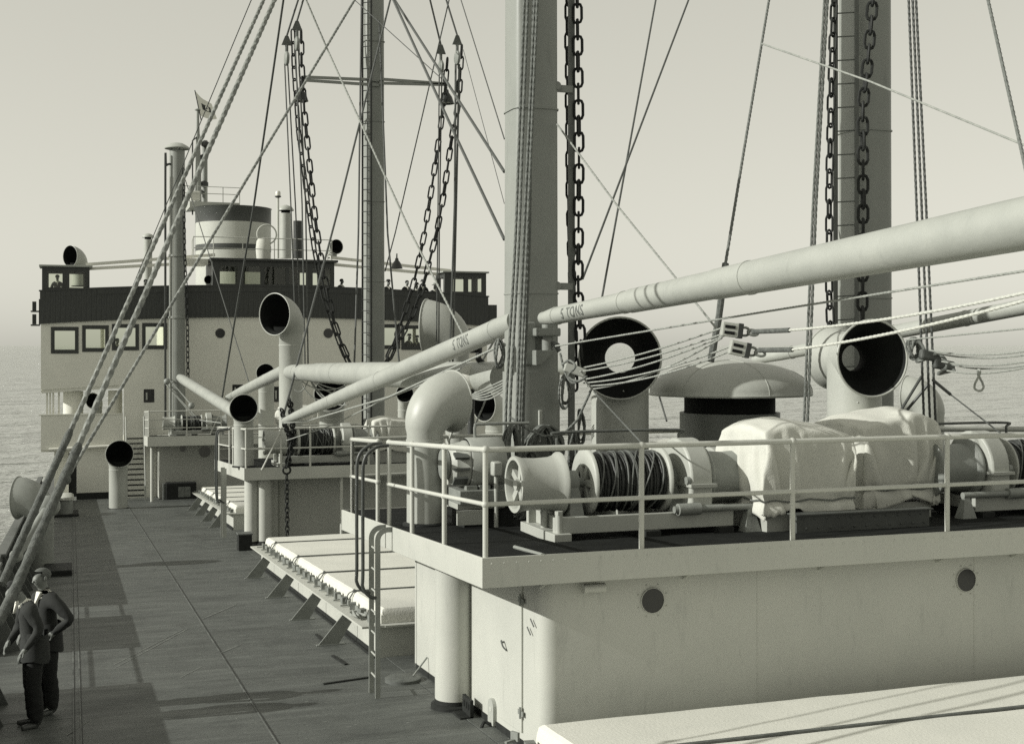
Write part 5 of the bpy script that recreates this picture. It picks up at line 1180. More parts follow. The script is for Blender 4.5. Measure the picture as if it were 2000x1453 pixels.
# canvas covered machinery
def canvas(label, cx, cy, z0, sx, sy, sz, which, base_h=.12, flip=False):
    root = thing('canvas_cover', label, 'canvas cover', (cx, cy, z0)); src, bx, by, bz = DRAPES[which]; me = src.copy()
    for v in me.vertices: v.co = V((v.co.x * sx / bx * (-1 if flip else 1), v.co.y * sy / by, v.co.z * sz / bz + base_h))
    if flip: me.flip_normals()
    o = bpy.data.objects.new('cloth', me); COL.objects.link(o); o.parent = root; WL[o.name] = WL[root.name]
    sl = o.modifiers.new('thickness', 'SOLIDIFY'); sl.thickness = .006
    m = MB(); q = lambda x, y: V((cx + x * (sx / 2 + .05), cy + y * (sy / 2 + .05), z0 + base_h + sz * .22))
    ring = []
    for (x0_, y0_, x1_, y1_) in ((-1, -1, 1, -1), (1, -1, 1, 1), (1, 1, -1, 1), (-1, 1, -1, -1)):
        for i in range(8): t = i / 8; ring.append(q(x0_ + (x1_ - x0_) * t, y0_ + (y1_ - y0_) * t) + UP * .015 * math.sin(i * 1.9))
    m.tube(ring, .011, 6, closed=True); m.build('lashing', ROPED, root)
    m = MB(); m.box(cx - sx * .47, cx + sx * .47, cy - sy * .47, cy + sy * .47, z0, z0 + base_h + .08); m.build('base', GREY, root, False)
    return root
c = at(1562, 930, y=13.3); canvas('white canvas cover with deep folds over machinery at the middle of the near platform', c.x - .07, 13.5, zA(13.5), 218 * mpp(c) * .84, .98, 1.10, 0, .14)
c = at(1735, 930, y=13.9); canvas('second white canvas cover standing to the right of the folded one', c.x + .07, 14.3, zA(14.1), 160 * mpp(c), 1.10, 1.18, 1, .14)
c = at(750, 850, y=37.2); canvas('white canvas cover on the middle winch platform right of the winch', c.x, 36.5, zB(36.5), 1.1, .95, .98, 1, .3, True)
c = at(1300, 850, y=18.2); canvas('small white canvas bundle behind the left horn ventilator trunk', c.x, 18.3, zA(18.3), .62, .5, .62, 0, .3, True)
c = at(586, 815, y=55.6); canvas('white canvas cover on the far platform behind the short ventilator', c.x, 56.2, zC(56), 1.5, .95, 1.1, 0, .1)
YR = 12.75; m = MB(); x0 = at(1556, 1035, y=YR).x; x1 = at(1815, 1035, y=YR).x; m.box(x0, x1, YR, YR + .12, zA(YR), zA(YR) + .2); m.box(x0 - .03, x1 + .03, YR - .04, YR + .16, zA(YR) + .2, zA(YR) + .215)
bb = m.build('riveted_beam', mat('beam_dark', .07, .5, .2, 4), None, False); tag(bb, 'dark riveted beam under the two canvas covers', 'beam')
m = MB(); x = x0 + .08
while x < x1: m.ball((x, YR - .002, zA(YR) + .16), .018, .01, .018, 7, 4); m.ball((x + .05, YR - .002, zA(YR) + .05), .018, .01, .018, 7, 4); x += .16
o = m.build('rivet_row', mat('beam_dark', .07), bb); o['kind'] = 'stuff'
# winch machinery on the far side of the near platform
c = at(1860, 850, y=18.6); m = MB(); m.tube([at(1760, 838, y=18.8), at(2010, 838, y=18.8)], .05, 12); tag(m.build('deck_pipe', GREY, None), 'pale horizontal pipe behind the right hand winch', 'pipe')

# ================================================================== ROPES AND WIRES
def wire(label, pts, r, mt=None, lay=False, name='wire', cat='wire', serve=None, n=8):
    m = MB()
    (m.rope(pts, r) if lay else m.tube(pts, r, n)); o = m.build(name, mt or WIRE, None if serve is None else serve)
    if serve is None: tag(o, label, cat)
    return o
def A3(*t): return at(t[0], t[1], D=t[2])
# near backstays with served lower ends
TOP = V((KL.x - .3, YK, CAM.z + 13.2))
def stay(label, low, hi, f_serve, r, rs_, tail):
    p0 = A3(*low); p1 = A3(*hi); d = (p1 - p0); top = p1 + d * .25
    root = thing('backstay', label, 'backstay', tail)
    k = p0.lerp(p1, f_serve); m = MB(); m.rope([k, top], r, r * 9); m.build('wire_rope', mat('stay_wire', .20, .6, .4, 14, .3, 90), root)
    pts = resample([V(tail), p0, k], 40); rr = [rs_ * (1 + .16 * noise.noise((i * .7, r * 90, 0)) + .10 * noise.noise((i * 2.1, 3, r * 50))) for i in range(41)]; rr[-1] = r
    m = MB(); m.tube(pts, rr, 12); m.build('serving', SERVE, root); return root
def tl(low, hi, e): p0 = A3(*low); p1 = A3(*hi); return p0 - (p1 - p0) * e
lo, hi_ = (28, 1085, 9.3), (481, 76, 13.6); stay('left one of two thick twisted wire backstays rising at the left', lo, hi_, .18, .0215, .029, tl((28, 1085, 9.3), (102, 915, 9.9), .3))
lo, hi_ = (30, 1150, 8.8), (502, 78, 13.4); stay('right one of two thick twisted wire backstays crossing in front of the men', lo, hi_, .19, .0265, .035, tl((30, 1150, 8.8), (129, 954, 9.5), .3))
p0, p1 = A3(129, 937, 10.3), A3(646, 78, 14.5); root = thing('backstay', 'thinner wire backstay ending in a bottle screw beside the left bulwark', 'backstay', A3(32, 1085, 9.6))
m = MB(); m.rope([p0, p1 + (p1 - p0) * .2], .0155, .13); m.build('wire_rope', mat('stay_wire', .20), root)
q = A3(96, 988, 10.0); q2 = A3(32, 1085, 9.6)
m = MB(); m.tube([p0, q], .022, 8); m.ball(p0, .04); m.build('thimble', SERVE, root)
m = MB(); m.ball(q, .085, .06, .085, 14, 10); m.build('swivel_block', GREYM, root)
m = MB(); m.tube([q, q2], .036, 12); m.ball(q2, .05); m.build('bottle_screw', GREYM, root)
def ext(pts):
    P = [tuple(p) for p in pts]
    if P[0][1] <= 84 and len(P) > 1:
        a, b = P[0], P[1]; t = (a[1] + 80) / max(1, b[1] - a[1]); P[0] = (a[0] + (a[0] - b[0]) * t, -80, max(8, a[2] + (a[2] - b[2]) * t))
    return P
W = lambda lab, pts, r, **k: wire(lab, [A3(*p) for p in ext(pts)], r, **k)
W('thin dark stay left of the thick backstays running down to the bridge', [(462, 70, 50), (300, 460, 56), (255, 570, 57)], .02)
W('dark wire sloping from the top left to the short ventilator boom', [(545, 60, 40), (496, 400, 43), (439, 744, 47), (432, 790, 47.5)], .035)
W('thin wire from the far kingpost top across the bridge front', [(362, 352, 56), (378, 400, 54), (453, 641, 48), (492, 765, 45)], .02)
W('pale rope crossing the middle mast downwards to the right', [(632, 80, 30), (641, 101, 30), (805, 460, 27), (912, 668, 25)], .024, mt=ROPE, lay=True, name='rope', cat='rope')
W('dark hoisting wire from the middle mast down to the boom end', [(745, 70, 39), (663, 400, 36.5), (571, 747, 33.5), (552, 818, 33)], .03)
W('thin dark wire right of the middle mast', [(861, 70, 39), (772, 455, 41), (752, 530, 42)], .02)
W('thick dark stay running right from the middle mast to the left kingpost, lower one', [(800, 70, 34), (880, 245, 31), (985, 468, 27)], .035)
W('thick dark stay running right from the middle mast to the left kingpost, upper one', [(815, 70, 34), (880, 172, 31), (985, 336, 27)], .033)
W('fine wire at the top right of the middle mast', [(778, 78, 38), (862, 154, 37)], .014)
W('straight thin stay left of the left kingpost', [(922, 70, 30), (985, 272, 26)], .014)
W('finest line left of the left kingpost', [(905, 98, 30), (985, 398, 26)], .008)
W('pale twisted line from the left kingpost down to the tackle blocks', [(1088, 243, 18), (1204, 400, 17), (1319, 542, 16), (1398, 640, 15)], .014, mt=ROPE, lay=True, name='rope', cat='rope')
W('dark wire descending left from the sky beside the left kingpost chain', [(1320, 66, 24), (1138, 545, 20)], .018)
W('dark wire descending steeply to the lettered boom', [(1269, 66, 24), (1176, 580, 20)], .018)
W('fine pale line from the middle sky to the right picture edge', [(1488, 86, 16), (1700, 160, 14), (2010, 288, 12)], .011, mt=ROPE, name='line', cat='rope')
p = W('dark rope hanging behind the lettered boom down to the mushroom dome', [(1491, 66, 22), (1452, 300, 20), (1417, 515, 18.5)], .024, mt=ROPED, lay=True, name='rope', cat='rope')
m = MB(); pts = resample([A3(1417, 515, 18.5), A3(1404, 620, 18.3), A3(1388, 706, 18.2)], 16); m.tube(pts, [.05 + .012 * noise.noise((i * .9, 1, 0)) for i in range(17)], 9); m.build('serving', SERVE, p)
for i, (a_, b_) in enumerate(((1607, 1570), (1613, 1577))):
    W(('left', 'right')[i] + ' strand of the rope pair hanging left of the right kingpost', [(a_, 60, 17.5), (a_ - 19, 400, 17.7), (b_, 830, 17.9)], .021, mt=ROPED, lay=True, name='rope', cat='rope')
for i, (a_, b_) in enumerate(((1777, 1806), (1785, 1818), (1792, 1829))):
    W(('left', 'middle', 'right')[i] + ' strand of the three dark ropes right of the right kingpost', [(a_, 60, 18.5), (a_ + (b_ - a_) * .45, 400, 18.5), (b_, 860, 18.6)], .02, mt=WIRE, lay=True, name='rope', cat='rope')
W('short dark rope at the upper right edge', [(1943, 60, 12), (1982, 235, 11), (2040, 495, 9.6)], .017, mt=ROPED, lay=True, name='rope', cat='rope')
W('pale guy rope crossing the left horn mouth to the right edge', [(1085, 676, 17.0), (1500, 608, 13.4), (2010, 528, 10.0)], .012, mt=ROPE, lay=True, name='rope', cat='rope')
W('thin line from the right horn to the right edge', [(1770, 664, 16), (2010, 641, 13)], .011, mt=ROPE, lay=True, name='rope', cat='rope')
W('dark stay from the right kingpost foot down to the right hand winch', [(1822, 742, 18), (1856, 770, 17.6)], .022)
W('thin wire running down to the right hand winch top', [(1856, 770, 17.6), (1962, 852, 16)], .010)
W('thin wire sloping down in front of the left horn trunk', [(1160, 765, 16.6), (1258, 870, 14.0)], .010, mt=IRON)
W('dark crossing stay low behind the right horn, rising right', [(1748, 820, 19), (1800, 735, 19)], .022)
W('dark crossing stay low behind the right horn, second strand', [(1752, 824, 19.4), (1812, 752, 19.2)], .022)
W('thin diagonal stay left of the mushroom dome near the sea', [(1288, 775, 26), (1302, 822, 25)], .02)
W('thin stay behind the near cowl running to the rail', [(938, 712, 24), (990, 622, 22)], .02)
W('dark line sloping down from the left kingpost behind the near cowl', [(983, 690, 20), (945, 790, 22), (912, 868, 23)], .016)
W('pale rod leaning on the back railing right of the near cowl', [(902, 792, 19.8), (876, 862, 19.6)], .02, mt=GREY, name='rod', cat='rod')
W('pale line under the long sloping boom', [(985, 672, 18.3), (760, 775, 24), (600, 822, 31), (555, 826, 32.5)], .02, mt=ROPE, lay=True, name='rope', cat='rope')
W('second pale line under the long sloping boom', [(900, 720, 20), (740, 785, 25), (650, 830, 31), (560, 860, 34)], .015, mt=ROPE, lay=True, name='rope', cat='rope')
# tackles hung from the crosstree
def tackle(label, ub, vb, falls, y, r=.022, cat='tackle'):
    c = at(ub, vb, y=y); k = mpp(c); root = thing('cargo_tackle', label, cat, at(*falls[0][-1], y=y))
    m = MB(); m.lathe(c - V((.06, 0, 0)), V((1, 0, 0)), [(0, .0), (0, 11 * k), (.03, 14 * k), (.09, 14 * k), (.12, 11 * k), (.12, 0)], 18); m.build('block', GREYM, root)
    m = MB(); m.tube([c + UP * 13 * k, c + UP * 26 * k], .05, 8); m.hexa([c + V((-.16, -.03, 26 * k)), c + V((.16, -.03, 26 * k)), c + V((.16, .03, 26 * k)), c + V((-.16, .03, 26 * k)), c + V((-.05, -.03, 44 * k)), c + V((.05, -.03, 44 * k)), c + V((.05, .03, 44 * k)), c + V((-.05, .03, 44 * k))]); m.build('hanger_plate', IRON, root, False)
    m = MB(); q = c + UP * 44 * k; m.tube([q, V((MM.x, YM, CAM.z + 19))], .03, 6); m.build('span_wire', WIRE, root)
    for f in falls:
        m = MB(); m.tube([at(*q, y=y) for q in f], r, 6); m.build('fall', WIRE, root)
    return root
tackle('oval block tackle at the left crosstree end with falls to the middle platform', 560, 115, [[(556, 125), (568, 400), (580, 720)], [(562, 125), (577, 400), (590, 720)]], 39.5)
tackle('second left block tackle with dark falls next to the chains', 580, 86, [[(577, 98), (590, 400), (596, 730)], [(583, 98), (597, 400), (602, 730)]], 39.3, .024)
tackle('right block tackle with triangular plate above the floodlight', 861, 132, [[(858, 145), (855, 450), (852, 715)], [(863, 145), (858, 450), (857, 720)]], 39.5)
tackle('far right oval block tackle with thick dark falls', 893, 114, [[(890, 126), (888, 400), (878, 712)], [(897, 126), (891, 400), (884, 715)]], 39.0, .034)
for (uu, n_) in ((655, 'left'), (868, 'right')):
    W('straight dark shroud down the ' + n_ + ' side of the middle mast', [(742 if n_ == 'right' else 705, 75, 41.5), (757 if n_ == 'right' else 700, 455, 40.6), (780 if n_ == 'right' else 692, 714, 40)], .03)
# rope falls lashed down the left kingpost
rb_ = thing('rope_falls', 'bundle of twisted ropes hanging down the left kingpost to the platform', 'rope bundle', at(1000, 1000, y=YK - .6))
for (a_, b_, c_, yy) in ((1021, 1006, 986, .52), (1028, 1013, 994, .56), (1042, 1022, 1007, .6), (1047, 1029, 1013, .64), (1038, 1034, 1020, .5)):
    m = MB(); m.rope(curve([at(a_ + 6, -80, y=YK - yy), at((a_ + b_) / 2 + 1, 250, y=YK - yy), at(b_, 480, y=YK - yy - .05), at(c_ + 3, 780, y=YK - yy - .15), at(c_ + R.uniform(-3, 3), 940, y=YK - yy - .3), at(c_ - 4, 990, y=YK - yy - .3)], 60), .022, .11); m.build('fall', ROPED, rb_)
def hank(label, c, w_, h_, n, r, mt, jit=.15, ydir=None, name='rope_hank', flat=.3):
    root = thing(name, label, 'rope coil', V(c) - UP * h_); rr = random.Random(int(c[0] * 100))
    for i in range(n):
        ww = w_ * (1 + rr.uniform(-jit, jit)) * (.55 + .45 * i / max(1, n - 1)); hh = h_ * (1 + rr.uniform(-jit, jit)); oy = rr.uniform(-flat, flat) * w_; pts = []; ph_ = rr.uniform(-.2, .2)
        for q in range(25):
            a = 2 * math.pi * q / 24; pts.append(V(c) + V((ww * math.sin(a + ph_) * (1 - .3 * math.cos(a)), oy + .04 * math.sin(a * 2 + i), -hh * .5 + hh * .5 * math.cos(a))))
        m = MB(); m.rope(pts, r, r * 6.5, 8); m.build('turn', mt, root)
    return root
hank('rope tail coils hanging below the kingpost falls behind the spoked drum', at(1000, 832, y=YK - .85), .15, 1.0, 11, .02, ROPED, .25)
hank('round heap of dark rope hung on the foot of the left kingpost', at(1062, 832, y=YK - .62), .30, .70, 18, .023, ROPED, .3)
hank('loose rope coil hanging on the guide bar below the gooseneck', at(1104, 732, y=YK - .6), .085, .42, 4, .016, ROPED)
hank('dark rope knot hung left of the left kingpost', at(975, 662, y=YK - .2), .07, .36, 4, .016, ROPED)
hank('small rope loop hanging at the far right over the sea', at(1911, 722, D=13.5), .05, .2, 1, .013, ROPE)
hank('rope turns heaped on the platform under the kingpost falls', at(1000, 955, y=YK - 1.0), .16, .38, 7, .0175, ROPED, .3)
W('slack rope drooping from the falls to the guide bar coil', [(997, 815, 17.6), (1030, 838, 17.3), (1062, 852, 17.0), (1100, 848, 16.9), (1128, 820, 16.9), (1150, 772, 16.8), (1155, 760, 16.8)], .018, mt=ROPED, lay=True, name='rope', cat='rope')
# guy tackle with its two blocks
gt = thing('guy_tackle', 'guy tackle of pale falls running from the left kingpost to two slotted blocks', 'tackle', at(1110, 740, D=16.8))
ends = [((1140, 718, 16.7), (1412, 640, 14.0)), ((1132, 726, 16.7), (1412, 652, 14.0)), ((1135, 742, 16.7), (1414, 656, 14.0)), ((1140, 748, 16.7), (1428, 676, 13.9)), ((1148, 754, 16.7), (1430, 684, 13.9)), ((1155, 760, 16.7), (1410, 660, 14.0))]
for i, (a_, b_) in enumerate(ends):
    m = MB(); m.rope(sag(A3(*a_), A3(*b_), .035 + .012 * i), .0115, .09); m.build('fall', ROPE, gt)
m = MB(); c = A3(1116, 722, 16.8); m.bar(c + V((-.10, 0, .04)), c + V((.16, -.1, -.05)), .10, .12); m.build('lower_block', GREY, gt, False, bevel=.02)
m = MB(); m.rope(curve([A3(1098, 712, 16.8), A3(1112, 704, 16.7), A3(1124, 716, 16.6), A3(1110, 734, 16.7), A3(1128, 745, 16.6), A3(1146, 735, 16.6), A3(1120, 748, 16.7), A3(1104, 728, 16.8), A3(1094, 690, 16.9)], 60), .017); m.build('lashing', ROPED, gt)
for (u0, v0, u1, v1, D_) in ((1409, 642, 1456, 648, 13.9), (1425, 677, 1470, 687, 13.8)):
    a_ = A3(u0, v0, D_); b_ = A3(u1, v1, D_); m = MB(); b_ = a_.lerp(b_, .85); m.bar(a_, b_, .13, .155); bl = m.build('block', GREY, gt, False, bevel=.012)
    m = MB(); e = (b_ - a_); m.bar(a_ + e * .76, b_ + e * .02, .138, .163); m.build('cheek', DARKP, bl, False, bevel=.008)
    d_ = e.normalized(); sd_ = d_.cross(UP).normalized(); up_ = sd_.cross(d_)
    if (CAM - a_).dot(sd_) < 0: sd_ = -sd_
    for q in (-.034, .03):
        c = a_ + e * .12 + up_ * q + sd_ * .067; m = MB(); m.bar(c, c + e * .5, .012, .032); m.build('sheave_slot', INSIDE, bl, False)
    m = MB(); c = b_ + d_ * .03; m.tube([c + V((math.cos(a) * .06, 0, math.sin(a) * .045)) for a in [2 * math.pi * i / 14 for i in range(14)]], .015, 7, closed=True); m.tube([c + d_ * .09 + V((math.cos(a) * .06, math.sin(a) * .03, math.sin(a) * .03)) for a in [2 * math.pi * i / 14 for i in range(14)]], .015, 7, closed=True); m.build('shackle', GREYM, bl)
for (p_, q_, e_, lab, nm) in (((1470, 648, 13.7), (1542, 645, 13.2), (2010, 570, 9.9), 'white rope leading right from the upper tackle block', 0), ((1482, 684, 13.6), (1548, 683, 13.1), (2010, 585, 9.8), 'white rope leading right from the lower tackle block', 1)):
    root = thing('pendant_rope', lab, 'rope', A3(*p_)); m = MB(); pts = resample([A3(*p_), A3(*q_)], 12); m.tube(pts, [.026 + .004 * noise.noise((i, 2, nm)) for i in range(13)], 8); m.build('serving', SERVE, root)
    m = MB(); m.rope(sag(A3(*q_), A3(*e_), .04), .015, .12); m.build('rope', mat('new_rope', .46, .9, .1, 30), root)
rg = thing('guy_tackle', 'guy tackle of pale falls right of the right horn at the picture edge', 'tackle', A3(1800, 700, 17))
for i, (a_, b_) in enumerate((((1815, 684, 16.5), (2010, 685, 13)), ((1830, 690, 16.5), (2010, 692, 13)), ((1840, 706, 16.5), (2010, 705, 13)), ((1860, 712, 16.5), (2010, 712, 13)), ((1850, 724, 16.5), (2010, 716, 13)))):
    m = MB(); m.rope(sag(A3(*a_), A3(*b_), .05), .012, .09); m.build('fall', ROPE, rg)
m = MB(); pts = curve([A3(1782, 676, 17), A3(1795, 668, 16.9), A3(1806, 690, 16.8), A3(1790, 706, 16.9), A3(1810, 700, 16.7), A3(1834, 690, 16.6), A3(1850, 715, 16.5), A3(1832, 730, 16.6), A3(1866, 722, 16.5)], 50); m.rope(pts, .024); m.build('lashing', ROPED, rg)
for (u, v) in ((1812, 694), (1838, 712)):
    c = A3(u, v, 16.7); m = MB(); m.bar(c - V((.12, 0, -.02)), c + V((.16, -.05, -.03)), .12, .13); m.build('block', mat('dark_block', .08, .6, .3, 6), rg, False, bevel=.03)
hank('knot of dark line on the right horn ventilator flank', A3(1785, 660, 17), .1, .28, 5, .018, ROPED)
# slack line festoon behind the tall ventilator post
fs = thing('rope_festoon', 'festoon of pale slack lines behind the middle winch', 'rope', A3(640, 770, 35))
for (a_, b_, s_) in (((590, 752, 35), (656, 760, 35), .35), ((590, 745, 35), (700, 735, 34), .3), ((604, 738, 35), (680, 790, 34.5), .25), ((604, 738, 35), (660, 776, 34.5), .3), ((604, 738, 35), (668, 772, 34.5), .1), ((575, 760, 35), (604, 738, 35), .2), ((604, 738, 35), (690, 756, 34.5), .15)):
    m = MB(); m.tube(sag(A3(*a_), A3(*b_), s_, 12), .018, 6); m.build('line', ROPE, fs)
fs = thing('rope_festoon', 'bundle of pale lines stretched between the near cowl and the left kingpost', 'rope', A3(940, 770, 20))
for i in range(5):
    m = MB(); m.tube(sag(A3(902 + i, 780 - i * 3, 19.5), A3(985, 742 + i * 5, 18.6), .03 * i), .012, 6); m.build('line', ROPE, fs)
fs = thing('rope_festoon', 'tackle of pale lines hanging from the far kingpost to its winch', 'rope', A3(340, 780, 55))
for (a_, b_) in (((328, 738, 55.5), (374, 790, 55)), ((332, 742, 55.5), (376, 794, 55)), ((326, 752, 55.5), (384, 815, 55)), ((322, 748, 55.5), (382, 818, 55)), ((352, 742, 55.5), (440, 800, 50)), ((386, 820, 55), (432, 826, 50))):
    m = MB(); m.tube([A3(*a_), A3(*b_)], .022, 6); m.build('line', ROPE, fs)
for (u, v) in ((374, 792), (382, 817), (326, 745)):
    m = MB(); m.ball(A3(u, v, 55), .14, n=10, m=7); m.build('block', GREYM, fs)
# light cluster on a short post behind the near cowl
c = A3(920, 735, 21.5); lc = thing('covered_lamp', 'canvas wrapped lamp on a post between the near cowl and left kingpost', 'lamp', V((c.x, c.y, c.z - 2)))
m = MB(); m.tube([c - UP * 2.2, c - UP * .1], .06, 12); m.build('post', DARKP, lc)
m = MB(); m.lathe(c - V((.2, 0, .02)), V((1, -.15, .05)), [(0, .02), (.02, .13), (.12, .2), (.3, .21), (.36, .17), (.37, .05)], 20); m.build('wrapping', CANVAS, lc)
m = MB(); m.hexa([c + V((.12, -.1, -.14)), c + V((.42, -.1, -.1)), c + V((.42, .1, -.1)), c + V((.12, .1, -.14)), c + V((.12, -.1, .14)), c + V((.42, -.1, .06)), c + V((.42, .1, .06)), c + V((.12, .1, .14))]); m.build('head', GREY, lc, False, bevel=.03)
m = MB(); m.tube(curve([c + V((.05, -.1, .55)), c + V((.1, -.12, .4)), c + V((.08, -.15, .3)), c + V((.18, -.15, .2))], 12), .05, 8); m.ball(c + V((.05, -.1, .5)), .1); m.build('shackle', BLACK, lc)
# deck fittings at the left: bollards and plate
c = at(128, 1005, z=zD(46)); c = at(128, 1005, z=zD(c.y)); c.z = zD(c.y); k = mpp(c)
bo = thing('mooring_bollards', 'pair of dark mooring bollards with white caps by the left bulwark', 'bollard', c)
m = MB(); m.box(c.x - .55, c.x + .45, c.y - .5, c.y + .9, c.z, c.z + .12); m.build('base_plate', BLACK, bo, False, bevel=.03)
for dy in (-.15, .55):
    m = MB(); m.lathe(c + V((0, dy, .12)), UP, [(0, .26), (.5, .24)], 20); m.build('post', GREYM, bo)
    m = MB(); m.lathe(c + V((0, dy, .62)), UP, [(-.02, .24), (0, .29), (.1, .29), (.15, .22), (.16, .01)], 20); m.build('cap', WHITE, bo)
c = at(118, 1118, z=zD(29)); c = at(118, 1118, z=zD(c.y)); c.z = zD(c.y)
m = MB(); m.box(c.x - .35, c.x + .25, c.y - .5, c.y + .6, c.z, c.z + .16); tag(m.build('ventilator_plinth', BLACK, None, False, bevel=.02), 'low dark plinth on deck beside the left cowl ventilator', 'plinth')

# clutter about the foot of the left kingpost and on the near platform
hank('thick dark rope coil beside the foot of the left kingpost', at(1030, 880, y=YK - .75), .16, .5, 8, .02, ROPED, .3)
hank('dark rope hank on the right side of the left kingpost', at(1118, 840, y=YK - .4), .07, .5, 4, .016, ROPED)
hank('rope hank hanging low behind the guide bar near the sea', at(1135, 800, y=YK + .1), .06, .5, 3, .016, ROPED)
for i, (u, v, w_, h_, lab) in enumerate(((985, 995, .16, .20, 'low dark iron fairlead at the foot of the hanging ropes'), (940, 1010, .22, .12, 'dark pipe flange on the platform floor beside the winch motor'), (1420, 1010, .14, .30, 'dark gear foot below the plain drum of the nearest winch'))):
    c = at(u, v, z=zA(14.5)); c.z = zA(c.y); t = thing('deck_fitting', lab, 'fitting', c)
    m = MB(); m.box(c.x - w_, c.x + w_, c.y - .12, c.y + .12, c.z, c.z + .05); m.build('base', BLACK, t, False, bevel=.01)
    m = MB(); m.lathe(c + UP * .05, UP, [(0, w_ * .5), (h_ * .6, w_ * .42), (h_, w_ * .55), (h_ + .02, w_ * .5), (h_ + .02, .01)], 14); m.build('barrel', IRON, t)
for i, (u, lab) in enumerate(((1275, 'left'), (1345, 'right'))):
    c = at(u, 905, y=15.9); m = MB(); m.tube([V((c.x, c.y, zA(c.y))), c, c + V((0, 0, .1))], .022, 8); m.ball(c + UP * .1, .045); tag(m.build('control_lever', IRON, None), lab + ' dark control lever standing behind the nearest winch', 'lever')
# ================================================================== PEOPLE
def person_mesh(arms, lean=0.0, nod=0.0, detail=True, stance=.10):
    J = {}; E = []
    def j(n, p, r): J[n] = (V(p), r if isinstance(r, tuple) else (r, r))
    def lz(p):                                    # bend the upper body forward about the hips
        p = V(p); q = p - V((0, 0, .95)); q = Matrix.Rotation(-lean, 3, 'X') @ q; return q + V((0, 0, .95))
    j('pelvis', (0, 0, .95), (.165, .13)); j('spine', lz((0, 0, 1.12)), (.17, .13)); j('chest', lz((0, -.005, 1.32)), (.19, .14)); j('upper', lz((0, -.01, 1.42)), (.135, .105))
    nb = lz((0, 0, 1.49)); j('neck', nb, .058)
    def hd(p): q = V(p) - V((0, 0, 1.52)); q = Matrix.Rotation(-nod, 3, 'X') @ q; return lz(q + V((0, 0, 1.52)))
    j('neck2', hd((0, .012, 1.545)), .055); j('jaw', hd((0, .035, 1.60)), (.07, .085)); j('head', hd((0, .02, 1.675)), (.086, .106)); j('crown', hd((0, .01, 1.735)), (.066, .082))
    E += [('pelvis', 'spine'), ('spine', 'chest'), ('chest', 'upper'), ('upper', 'neck'), ('neck', 'neck2'), ('neck2', 'jaw'), ('jaw', 'head'), ('head', 'crown')]
    if detail: j('nose', hd((0, .135, 1.635)), .014); j('nose0', hd((0, .115, 1.665)), .016); E += [('head', 'nose0'), ('nose0', 'nose')]
    for s, sd in ((-1, 'L'), (1, 'R')):
        j('hip' + sd, (s * .095, 0, .88), (.105, .11)); j('thigh' + sd, (s * (stance + .005), .015, .70), .10); j('knee' + sd, (s * stance, .02, .49), .088); j('calf' + sd, (s * stance, -.008, .30), .088); j('ankle' + sd, (s * stance, -.01, .09), .08); j('heel' + sd, (s * stance, -.02, .045), .042); j('toe' + sd, (s * (stance + .03), .17, .032), (.038, .028))
        E += [('pelvis', 'hip' + sd), ('hip' + sd, 'thigh' + sd), ('thigh' + sd, 'knee' + sd), ('knee' + sd, 'calf' + sd), ('calf' + sd, 'ankle' + sd), ('ankle' + sd, 'heel' + sd), ('heel' + sd, 'toe' + sd)]
        el, wr = arms[sd]
        sh = lz((s * .185, -.01, 1.405)); el = lz(el); wr = lz(wr); j('sh' + sd, sh, .085); j('el' + sd, el, .064); j('wr' + sd, wr, .042)
        d = (wr - el).normalized(); palm = wr + d * .055; j('palm' + sd, palm, (.036, .022)); E += [('upper', 'sh' + sd), ('sh' + sd, 'el' + sd), ('el' + sd, 'wr' + sd), ('wr' + sd, 'palm' + sd)]
        if detail:
            side = d.cross(V((0, 1, 0) if abs(d.y) < .8 else (1, 0, 0))).normalized(); bend = d.cross(side).normalized()
            for i, (o_, L_) in enumerate(((-.028, .07), (-.009, .08), (.010, .075), (.028, .06))):
                a = palm + side * o_ + d * .035; b = a + d * L_ * .55 + bend * .012; c = b + d * L_ * .4 + bend * .028
                n = 'f%s%d' % (sd, i); j(n + 'a', a, .0095); j(n + 'b', b, .009); j(n + 'c', c, .0075); E += [('palm' + sd, n + 'a'), (n + 'a', n + 'b'), (n + 'b', n + 'c')]
            a = wr + d * .03 - side * .035; b = a + d * .045 - side * .022 + bend * .015; j('t' + sd + 'a', a, .011); j('t' + sd + 'b', b, .0095); E += [('wr' + sd, 't' + sd + 'a'), ('t' + sd + 'a', 't' + sd + 'b')]
    names = list(J); idx = {n: i for i, n in enumerate(names)}
    me = bpy.data.meshes.new('body'); me.from_pydata([tuple(J[n][0]) for n in names], [(idx[a], idx[b]) for a, b in E], [])
    o = bpy.data.objects.new('body_source', me); COL.objects.link(o)
    sk = o.modifiers.new('skin', 'SKIN'); sk.use_smooth_shade = True; sk.branch_smoothing = .3
    for i, n in enumerate(names):
        sv = me.skin_vertices[0].data[i]; sv.radius = J[n][1]; sv.use_root = (n == 'pelvis')
    ss = o.modifiers.new('sub', 'SUBSURF'); ss.levels = 2; ss.render_levels = 2
    bpy.context.view_layer.update()
    out = bpy.data.meshes.new_from_object(o.evaluated_get(bpy.context.evaluated_depsgraph_get())); bpy.data.objects.remove(o)
    return out, J, E, hd, lz
